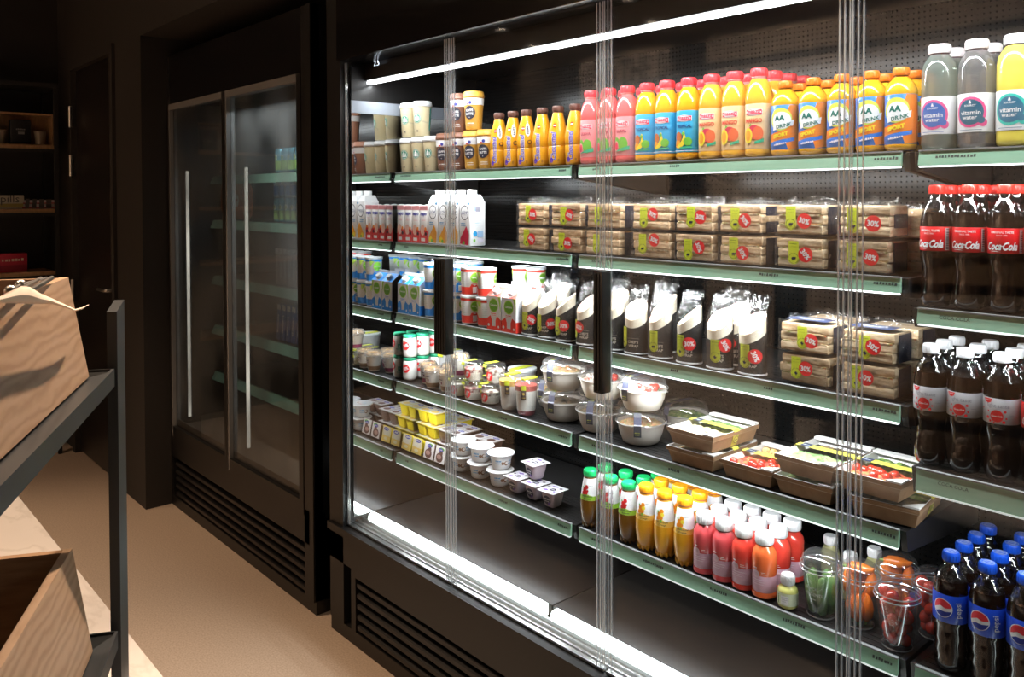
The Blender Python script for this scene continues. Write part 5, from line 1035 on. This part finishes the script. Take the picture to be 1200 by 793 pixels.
for i, (x, y, z, f, r) in enumerate(boxes):
    put((kraft, f, i), (x, y, S[4]+z), r, xl[i], 'salad box', 'kraft salad boxes')
# --- fifth shelf
for i, (x, v) in enumerate([(-2.562, 'vanilla'), (-2.496, 'vanilla'), (-2.421, 'choco'), (-2.354, 'choco')]):
    put((pudding_side, v), (x, 1.728+.000*i, S[5]+.006), 0, '%s %s pudding pack standing on edge at the shelf front' % (['left', 'right'][i % 2], 'yellow vanilla' if v == 'vanilla' else 'brown chocolate'), 'pudding pack', 'pudding packs on edge').rotation_euler = (math.radians(-12), 0, 0)
ups = [(-2.530, 1.822, 0, 'vanilla'), (-2.530, 1.822, .0475, 'vanilla'), (-2.530, 1.888, 0, 'vanilla'), (-2.530, 1.888, .0475, 'vanilla'), (-2.530, 1.95, .0, 'vanilla'), (-2.530, 1.95, .0475, 'vanilla'), (-2.404, 1.822, 0, 'choco'), (-2.402, 1.826, .0475, 'choco'), (-2.404, 1.888, 0, 'choco'), (-2.404, 1.888, .0475, 'choco')]
for i, (x, y, z, v) in enumerate(ups):
    put((pudding_up, v), (x, y, S[5]+z), 0, '%s %s pudding pack lying flat, %s row' % ('upper' if z else 'lower', 'yellow' if v == 'vanilla' else 'brown', ['front', 'second', 'third'][round((y-1.822)/.064)]), 'pudding pack', 'pudding packs lying flat')
put((pudding_up, 'vanilla'), (-2.535, 1.83, S[5]+.095), .02, 'topmost yellow pudding pack of the pile', 'pudding pack', 'pudding packs lying flat')
put((pudding_up, 'choco'), (-2.247, 1.860, S[5]+.0), .02, 'lower brown pudding pack behind the white yoghurt cups', 'pudding pack', 'pudding packs lying flat')
put((pudding_up, 'choco'), (-2.247, 1.860, S[5]+.0475), .02, 'upper brown pudding pack behind the white yoghurt cups', 'pudding pack', 'pudding packs lying flat')
for i, x in enumerate((-2.262, -2.165, -2.062)):
    for lv in (0, 1):
        put((white_cup,), (x, 1.762+.004*lv, S[5]+.0545*lv), .1+.25*i, '%s white coconut yoghurt cup of the %s stack' % (['lower', 'upper'][lv], ['left', 'middle', 'right'][i]), 'yoghurt cup', 'white coconut yoghurt cups')
for i, (x, y, z) in enumerate([(-1.968, 1.758, 0), (-1.885, 1.758, 0), (-1.806, 1.754, 0), (-1.905, 1.775, .0555)]):
    put((purple_pot,), (x, y, S[5]+z), [.0, .0, .05, -.12][i], ['berry yoghurt pot next to the white cups', 'berry yoghurt pot in the middle, carrying another pot', 'berry yoghurt pot nearest the green-capped bottles', 'berry yoghurt pot stacked on top of the others'][i], 'yoghurt pot', 'berry yoghurt pots')
BX = [-1.633, -1.555, -1.489, -1.427, -1.365, -1.300]
for row in range(3):
    for i, x in enumerate(BX):
        v = 'green' if i < 3 else 'orange'
        if row == 2 and i in (0, 1): continue
        put((belly_bottle, v), (x, 1.737+.064*row, S[5]), jit(.05)+.30, '%s %s juice bottle with %s cap, %s row, bottom shelf' % (['left', 'middle', 'right'][i % 3], 'apple' if v == 'green' else 'orange', 'green' if v == 'green' else 'yellow', ['front', 'second', 'third'][row]), 'juice bottle', 'apple and orange juice bottles')
MX = [(-1.237, 'rose'), (-1.180, 'rose'), (-1.124, 'red'), (-1.068, 'coral')]
for row in range(3):
    for i, (x, v) in enumerate(MX):
        put((smoothie, v if row == 0 else 'red'), (x, 1.735+.062*row, S[5]), jit(.05), '%s red smoothie bottle with white cap, %s row' % (nth(i, 4), ['front', 'second', 'third'][row]), 'smoothie bottle', 'white-capped smoothies')
put((shot,), (-1.003, 1.728, S[5]), 0, 'tiny pale yellow ginger shot bottle with white cap', 'shot bottle')
for i, (x, y) in enumerate([(-1.005, 1.93), (-.925, 1.87), (-.90, 1.94)]):
    put((plain_small,), (x, y, S[5]), 0, ['leftmost small dressing bottle, at the back', 'small dressing bottle between the cucumber and pepper cups', 'small dressing bottle deepest behind the pepper cup'][i], 'small bottle', 'small white-capped bottles')
put((veg_cup, 'w'), (-.934, 1.752, S[5]), 0, 'clear lidded cup filled with mini cucumbers', 'vegetable cup', 'clear vegetable cups', 1.03)
put((veg_cup,), (-.856, 1.775, S[5]), 0, 'clear cup of orange mini peppers behind the door edge', 'vegetable cup', 'clear vegetable cups', 1.0)
put((veg_cup,), (-.815, 1.868, S[5]), 0, 'clear cup of orange mini peppers in the second row', 'vegetable cup', 'clear vegetable cups', 1.02)
put((veg_cup,), (-.762, 1.748, S[5]), 0, 'clear cup of cherry tomatoes at the shelf edge', 'vegetable cup', 'clear vegetable cups', 1.02)
put((veg_cup,), (-.727, 1.850, S[5]), 0, 'clear cup of cherry tomatoes nearest the blue-capped cola', 'vegetable cup', 'clear vegetable cups', 1.02)
def tomato():
    R_ = MB().ball((0, 0, 0), .0125, M('tomato_skin', (.50, .035, .015), .15, coat=.6), 14, 10, (1, 1, 1.18)).build('cherry_tomato'); return R_
def pepper():
    b = MB(); pts = [(0, 0, 0), (0, 0, .010), (-.001, 0, .028), (-.002, 0, .044), (-.004, 0, .054), (-.008, 0, .059)]; b.tube(pts, [.006, .0125, .0135, .010, .005, .0015], M('pepper_orange', (.88, .20, .01), .18, coat=.6), 10)
    R_ = b.build('mini_pepper'); MB().tube([(0, 0, -.010), (0, 0, .002)], [.0018, .004], M('stem_green', (.20, .35, .05), .5), 6).build('stem', R_); return R_
def cucumber():
    return MB().tube([(0, 0, 0), (0, 0, .006), (.001, 0, .03), (.002, 0, .06), (.001, 0, .084), (0, 0, .09)], [.004, .010, .0120, .0120, .0095, .003], mottled('cucumber_skin', [(.35, (.05, .13, .03)), (.6, (.14, .27, .07))], 60, .35), 12).build('mini_cucumber')
def rc(z, q=1.02): return .0285*q+(.0405-.0285)*q*z/.104
for cx, cy, nm in ((-.762, 1.748, 'the cup at the shelf edge'), (-.727, 1.850, 'the cup nearest the blue-capped cola')):
    rn = random.Random(int(cx*-1000)); z = .018
    for lay in range(5):
        R0 = rc(z)-.0150
        for k in range(4 if lay < 4 else 2):
            a = 2*PI*k/4+lay*.8; o = put((tomato,), (cx+R0*math.cos(a), cy+R0*math.sin(a), S[5]+z+.004*(k % 2)), a, 'red cherry tomato inside %s' % nm, 'tomato', 'cherry tomatoes inside %s' % nm); o.rotation_euler = (rn.uniform(-.6, .6), rn.uniform(-.6, .6), a)
        z += .0225
for cx, cy, nm in ((-.856, 1.775, 'the front pepper cup'), (-.815, 1.868, 'the rear pepper cup')):
    rn = random.Random(int(cx*-1000))
    for k in range(9):
        lay = k//5; a = 2*PI*(k % 5)/(5 if lay == 0 else 4)+lay*.5; R0 = rc(.01+.05*lay)-.0155
        if k < 8: o = put((pepper,), (cx+R0*math.cos(a), cy+R0*math.sin(a), S[5]+.014+.052*lay), a, 'orange mini pepper standing inside %s' % nm, 'pepper', 'mini peppers inside %s' % nm); o.rotation_euler = (0, .12, a)
        else: o = put((pepper,), (cx-.028, cy-.004, S[5]+.121), 0, 'orange mini pepper lying on top inside %s' % nm, 'pepper'); o.rotation_euler = (0, math.radians(88), .2)
for k in range(5):
    a = 2*PI*k/5+.3; R0 = .0175; put((cucumber,), (-.934+R0*math.cos(a), 1.752+R0*math.sin(a), S[5]+.006), a, 'green mini cucumber standing inside the clear cup', 'cucumber', 'mini cucumbers inside the cup').rotation_euler = (0, .10, a)
# --- right-hand shelves
for row in range(3):
    for i, x in enumerate((-.688, -.627, -.563, -.497)):
        x += row*.0; put((cola, 'red'), (x, 1.745+.0665*row, DS[2]), jit(.12)+[.0, .05, 0, .1][i], '%s red-capped cola bottle, %s row' % (nth(i, 4), ['front', 'second', 'third'][row]), 'cola bottle', 'red-capped cola bottles').scale = (.93, .93, 1)
for row in range(3):
    for i, x in enumerate((-.697, -.632, -.566, -.500)):
        lv = 'light' if i < 3 else 'red'
        put((cola, lv), (x, 1.745+.0665*row, DS[3]), .0+jit(.05), ('%s white-capped light cola bottle, %s row' % (nth(i, 3), ['front', 'second', 'third'][row])) if i < 3 else 'red-labelled cola bottle on the light cola shelf, %s row' % ['front', 'second', 'third'][row], 'cola bottle', 'cola bottles on the third right shelf').scale = (.97, .97, 1)
for row in range(4):
    for i, x in enumerate((-.655, -.588, -.521)):
        put((pepsi,), (x, 1.745+.0665*row, DS[4]), jit(.08), '%s blue-capped cola bottle, %s row' % (nth(i, 3), ['front', 'second', 'third', 'rear'][row]), 'cola bottle', 'blue-capped cola bottles')

# --- behind the misted doors
def can(v):
    R_ = E('drink_can'); c = [(.10, .35, .45), (.35, .45, .50)][v]; MB().lathe([(0, .004), (.022, .001), (.0265, .008), (.0265, .100), (.0235, .110), (.0235, .113), (0, .1115)], M('can_%d' % v, c, .3, .6), 20).build('can_body', R_)
    b = MB(); b.lathe([(.0269, .012), (.0269, .055)], M('can_band_%d' % v, [(.25, .4, .1), (.05, .15, .4)][v], .35), 20); decals(b, [DC(0, .07, .013, WPRINT), DC(0, .07, .010, M('can_band_%d' % v, ()))], cyl([(.0265, 0), (.0265, .2)]), .004); b.build('label', R_); return R_
def stick(v):
    R_ = E('tall_snack_pack'); c = [(.30, .22, .20), (.70, .30, .05), (.06, .14, .50)][v]; MB().rbox(-.018, .018, -.016, .016, .001, .17, M('pack_%d' % v, c, .4), .003).build('pack_body', R_)
    b = MB(); decals(b, [RC(-.018, .018, .145, .170, WPRINT), T('ORIGINAL', 0, .08, .09, WPRINT, 90, 0, .02)], flat(.016)); b.build('label', R_); return R_
def chips(v):
    R_ = E('crisps_bag'); bm = grid_shell(.13, .05, .20, v, .006, 7, 0)
    for q in bm.verts: k = 1-.9*abs((q.co.z-.1)/.1)**4; q.co.y *= max(.05, k)
    MB().frombm(bm, M('bag_%d' % v, [(.60, .12, .04), (.5, .45, .1)][v], .3), True).build('bag_body', R_); b = MB(); decals(b, [DC(0, .1, .035, WPRINT), T('chips', 0, .1, .05, RED, 15, .2, .03)], flat(.034)); b.build('label', R_); return R_
for k in range(2):
    for i in range(5):
        put((can, k), (-3.66+.058*i, 1.765, FROWS[1]+.114*k), 0, '%s can of the %s layer behind the misted right door' % (nth(i, 5), ['lower', 'upper'][k]), 'drink can', 'cans behind misted glass')
for i in range(7):
    put((stick, 0 if i < 5 else 1), (-3.66+.042*i, 1.765, FROWS[2]), 0, '%s tall %s snack pack behind the misted door' % (nth(i, 7), 'grey' if i < 5 else 'orange'), 'snack pack', 'tall packs behind misted glass')
for i in range(6):
    put((stick, 2), (-3.66+.05*i, 1.765, FROWS[3]), 0, '%s tall blue snack pack behind the misted door' % nth(i, 6), 'snack pack', 'tall packs behind misted glass').rotation_euler = (0, .12, 0)
for i in range(2):
    put((chips, 0), (-4.265+.14*i, 1.785, FROWS[1]), 0, '%s red crisps bag behind the misted left door' % ['left', 'right'][i], 'crisps bag', 'crisps bags behind misted glass')
for i in range(4):
    put((can, 0), (-3.64+.062*i, 1.765, FROWS[0]), 0, '%s teal can on the topmost dim shelf' % nth(i, 4), 'drink can', 'cans behind misted glass')

# ------------------------------------------------------------------ bread stand on the left
D1 = Vector((.90, -.436, 0)).normalized(); D2v = Vector((-D1.y*-1, -D1.x, 0)).normalized()  # towards the camera, and away from the refrigerator
D2v = Vector((-.436, -.90, 0)).normalized()
U0 = Vector((-1.500, .422, 0)); AN = math.atan2(D1.y, D1.x)
MARB = mottled('marble', [(.0, (.70, .64, .58)), (.47, (.74, .68, .62)), (.50, (.66, .60, .54)), (.53, (.76, .70, .64))], 3.2, .25, (1, 2.2, 1), 0, 8)
CT = MB().rbox(-3.0, .6, -.9, .527, .645, .685, MARB, .003).build('marble_counter'); tag(CT, 'pale marble counter slab beside the aisle, under the bread stand', 'counter')
CB = MB().box(-2.95, .55, -.85, .44, 0, .0448+.6, BLACK)
CB.build('counter_base', CT)
ST = E('bread_stand', U0, AN); tag(ST, 'black flat-steel display stand holding the wooden crates', 'display stand'); STM = M('stand_steel', (.035, .040, .043), .40, spec=.5)
for x, y in ((-.070, -.012), (-.070, -.674), (1.55, -.012), (1.55, -.674)):
    MB().hexa([(x, y, .6855), (x+.070, y, .6855), (x+.070, y+.016, .6855), (x, y+.016, .6855)], [(x, y, 1.404), (x+.070, y, 1.392), (x+.070, y+.016, 1.392), (x, y+.016, 1.404)], STM).build('upright', ST)
for z in (1.297, .850):
    MB().box(.010, 1.55, -.004, .001, z-.030, z, STM).build('rail', ST); MB().box(.010, 1.55, -.658, -.653, z-.030, z, STM).build('rail', ST)
    MB().box(.008, .0125, -.658, -.004, z-.030, z, STM).build('rail', ST); MB().box(.79, .795, -.653, -.004, z-.012, z, STM).build('rail', ST)
    MB().box(.0125, 1.55, -.653, -.004, z-.012, z-.004, STM).build('tray_panel', ST)
OAK = mottled('oak_panel', [(.15, (.40, .255, .15)), (.4, (.47, .31, .195)), (.6, (.51, .345, .22)), (.85, (.55, .38, .25))], 14, .45, (.30, 1, 1), 0, 5, wave=19)
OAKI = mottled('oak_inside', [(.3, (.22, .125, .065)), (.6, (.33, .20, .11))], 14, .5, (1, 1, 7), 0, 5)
def crate(L=.62, Wd=.55, H=.158, fl=.034, t=.013):
    "tapered open crate; its corner on the rail is the origin; x towards the camera, y negative away from the refrigerator"
    R_ = E('wooden_crate'); b = MB()
    def wall(p0, p1, q0, q1, n):
        n = Vector(n)*t; p0, p1, q0, q1 = map(Vector, (p0, p1, q0, q1)); return [p0, p1, p1+n, p0+n], [q0, q1, q1+n, q0+n]
    A, B_, C_, D_ = (fl*.0, 0, 0), (L, 0, 0), (L, -Wd, 0), (0, -Wd, 0)
    At, Bt, Ct, Dt = (-fl, -.036, H), (L+fl, -.036, H), (L+fl, -Wd-.036, H), (-fl, -Wd-.036, H)
    for nm, p0, p1, q0, q1, n in (('side_board', A, B_, At, Bt, (0, -1, 0)), ('side_board', D_, C_, Dt, Ct, (0, 1, 0))):
        bb, tt = wall(p0, p1, q0, q1, n); MB().hexa(bb, tt, OAK).build(nm, R_)
    for nm, p0, p1, q0, q1, n in (('end_board', (0, -t, 0), (0, -Wd+t, 0), (-fl, -.036-t, H-.0008), (-fl, -Wd-.036+t, H-.0008), (1, 0, 0)), ('end_board', (L, -t, 0), (L, -Wd+t, 0), (L+fl, -.036-t, H-.0008), (L+fl, -Wd-.036+t, H-.0008), (-1, 0, 0))):
        bb, tt = wall(p0, p1, q0, q1, n); MB().hexa(bb, tt, OAKI).build(nm, R_)
    MB().box(t, L-t, -Wd+t, -t, .002, .010, OAKI).build('crate_base', R_); return R_
def sp(x, y, z): # stand to world
    return U0+D1*x+Vector((-D1.y, D1.x, 0))*y+Vector((0, 0, z))
k1 = put((crate,), sp(.068, -.026, 1.2975), AN, 'pale oak crate on the upper rail of the black stand', 'crate', 'oak crates')
k2 = put((crate,), sp(.068, -.026, .8505), AN, 'empty oak crate on the lower rail near the marble', 'crate', 'oak crates')
# paper over the rim of the upper crate
PAP = M('cream_paper', (.95, .80, .66), .75); N_ = Vector((-D1.y, D1.x, 0)); P0 = sp(0, -.036, 1.4)
def on_face(px, py, off):
    d = ray(px, py); q = P0+N_*off-Vector((0, 0, HC)); t = q.dot(N_)/d.dot(N_); return Vector((d.x*t, d.y*t, HC+d.z*t))
TOP = [(-60, 372), (-30, 362), (0, 347), (14, 340), (25, 335), (35, 336), (48, 344), (60, 349), (75, 356), (88, 362), (96, 360), (104, 356.5)]
BOT = [(-60, 352), (-30, 353), (0, 355), (14, 355.2), (25, 355.5), (35, 356), (48, 356), (60, 356), (75, 360), (88, 364.5), (96, 362.5), (104, 357.5)]
TOP = [(-90, 330), (-40, 338)]+TOP[2:]; BOT = [(-90, 352), (-40, 354)]+BOT[2:]
b = MB(); vs = []; nv = 6
for (ax, ay), (bx_, by) in zip(TOP, BOT):
    for j in range(nv+1):
        t = j/nv; vs.append(on_face(ax+(bx_-ax)*t, ay+(by-ay)*t, .022+.010*math.sin(PI*t)))
fs = [(i*(nv+1)+j, i*(nv+1)+j+1, (i+1)*(nv+1)+j+1, (i+1)*(nv+1)+j) for i in range(len(TOP)-1) for j in range(nv)]
b.add(vs, fs, PAP, True)
o = b.build('paper_sheet'); md = o.modifiers.new('thickness', 'SOLIDIFY'); md.thickness = .0008
tag(o, 'cream paper sheet curling over the rim of the upper oak crate', 'paper')
zt_ = 1.464; q0, q1, q2, q3 = on_z(28, 345, zt_), on_z(61, 325.5, zt_), on_z(12, 341, zt_), on_z(24, 334, zt_)
b = MB().tube([q0, q1], .0035, STEEL, 8).tube([q0+Vector((.012, -.018, 0)), q1+Vector((.004, -.016, 0))], .0035, STEEL, 8).ball(q2, .008, STEEL).ball(q3, .008, STEEL).tube([q2, q3], .003, STEEL, 8).tube([q3, q1+Vector((.002, -.008, 0))], .0025, STEEL, 8)
o = b.build('serving_tongs'); tag(o, 'metal serving tongs lying across the upper oak crate', 'tongs')
def pack(i):
    R_ = E('wrapped_bar'); MB().rbox(-.012, .012, -.075, .075, 0, .118, M('dark_wrapper', (.06, .035, .045), .35), .004).build('bar_body', R_); b = MB(); decals(b, [RC(-.010, .010, -.05, .05, M('wrapper_mauve', (.20, .12, .15), .4))], flatz(.118)); b.build('label', R_); return R_
for i in range(9):
    put((pack, 0), sp(.105+.030*i, -.15-.004*(i % 3), 1.3085), AN+jit(.04), '%s dark wrapped bar standing in the upper crate' % nth(i, 9), 'wrapped bar', 'dark bars in the upper crate')

# ------------------------------------------------------------------ shelf unit at the far end
SU = E('wall_shelf_unit', (-6.01, 1.30, 0)); tag(SU, 'black metal shelf unit with wooden boards at the far end wall', 'shelf unit'); FR = M('unit_frame', (.010, .010, .010), .6); WD = mottled('shelf_board', [(.3, (.30, .17, .08)), (.7, (.42, .26, .13))], 12, .5, (1, 6, 1))
for x in (0, .30):
    for y in (-.01, -1.30): MB().box(x, x+.022, y-.022, y, 0, 2.26, FR).build('post', SU)
MB().box(0, .322, -1.322, -.01, 2.2605, 2.285, FR).build('top_frame', SU); MB().box(-.004, -.001, -1.32, -.01, .1, 2.26, FR).build('back_sheet', SU)
SHZ = [1.905, 1.518, 1.135, .62]
for z in SHZ:
    MB().box(.002, .318, -1.299, -.034, z-.022, z, WD).build('board', SU); MB().box(.319, .324, -1.299, -.034, z-.04, z-.0225, FR).build('shelf_rail', SU)
def wood_case():
    R_ = E('gift_box'); w = WD; MB().box(-.06, .06, -.17, .17, .001, .012, w).box(-.06, .06, -.17, .17, .188, .2, w).box(-.06, .06, -.17, -.158, .012, .188, w).box(-.06, .06, .158, .17, .012, .188, w).box(-.06, -.052, -.158, .158, .012, .188, w).build('case', R_)
    MB().rbox(-.03, .03, -.06, .05, .013, .16, M('gift_black', (.02, .02, .022), .4), .006).build('gift_pack', R_); b = MB(); decals(b, [T('coffee', -.005, .1, .05, M('gift_print', (.3, .28, .25), .5)), RC(-.02, .015, .07, .085, M('gift_print', ()))], lambda u, v, e: (.03+e, u, v)); b.build('label', R_)
    for y in (-.11, .105): MB().lathe([(0, .013), (.026, .013), (.034, .09), (.034, .093), (0, .093)], M('mug_cream', (.45, .36, .26), .5), 18, cx=0, cy=y).build('mug', R_)
    return R_
for i, y in enumerate((1.115, .755)): put((wood_case,), (-5.83, y, SHZ[0]+.0), 0, ['wooden gift case with dark pack and mugs, nearer the black door', 'wooden gift case with dark pack and mugs, farther from the door'][i], 'gift case', 'wooden gift cases')
def bx(nm, y, w, h, c1, c2, txt, lab, z, cat='box', d=.08):
    R_ = E(nm, (-5.80, y, z)); MB().rbox(-d/2, d/2, -w/2, w/2, .001, h, M('box_'+nm, c1, .5), .003).build('box_body', R_); b = MB(); f = lambda u, v, e: (d/2+e, u, v)
    decals(b, [RC(-w*.48, w*.48, h*.12, h*.4, M('box2_'+nm, c2, .5)), T(txt, 0, h*.66, w*.8, M('box3_'+nm, (.1, .1, .1) if c1[1] > .3 else (.6, .5, .4), .5))], f); b.build('label', R_); tag(R_, lab, cat)
bx('cereal_bar_box', .985, .26, .085, (.62, .58, .45), (.45, .35, .1), 'Sleepills', 'cream box with dark lettering on the middle board', SHZ[1])
bx('tea_box', 1.195, .19, .028, (.60, .50, .48), (.45, .08, .08), 'THEE', 'lower flat red and white box on the middle board', SHZ[1])
bx('flat_tea_box', 1.197, .186, .026, (.60, .50, .48), (.45, .08, .08), 'THEE', 'upper flat red and white box on the middle board', SHZ[1]+.0285)
bx('red_gift_tin', 1.052, .150, .115, (.40, .015, .045), (.25, .01, .03), 'Koekjes', 'dark red gift tin on the lower board', SHZ[2])

# ------------------------------------------------------------------ the shop behind the camera, seen only as reflections
FAC = mottled('shop_front_panel', [(.4, (.60, .54, .50)), (.6, (.68, .62, .57))], 4, .6)
w = MB().box(-7, -4.86, -3.3, -3.2, 0, 3, FAC).box(-4.45, 2.6, -3.3, -3.2, 0, 3, FAC).box(-4.86, -4.45, -3.3, -3.22, 0, 3, BLACKW)
struct('wall_front', w)
for k, z in enumerate((2.2, 2.45, 2.72)): struct('trim_%d' % (k+1), MB().box(-4.44, 1.5, -3.2, -3.17, z, z+.05, BLACK))
SG = E('wall_sign', (-5.0, -3.2, 2.72)); b = MB(); BK = M('sign_black', (.01, .01, .01), .5)
decals(b, [T('THE BEST', 0, .09, .95, BK, 0, 0, .02, 1.6, flip=True), T('FOOD', .05, -.14, .5, BK, 0, 0, .02, 1.6, flip=True)], lambda u, v, e: (-u, .002+e, v)); b.build('lettering', SG); tag(SG, 'large dark wall lettering opposite the refrigerators', 'sign')
for i, (x, y, p, a) in enumerate(DOWN):  # the last three fixtures go with the added wall-wash lamps
    o = E('ceiling_downlight', (x, y, 2.999)); MB().lathe([(.045, -.001), (.058, -.001), (.058, -.010), (.045, -.012), (.045, -.001)], WHITE, 24).build('trim_ring', o); MB().lathe([(0, -.004), (.044, -.004)], M('downlight_glow', (1, .9, .8), emit=(1, .82, .62), es=14), 24).build('lamp_disc', o)
    tag(o, 'small round ceiling downlight over the shop aisle', 'downlight', 'ceiling downlights')
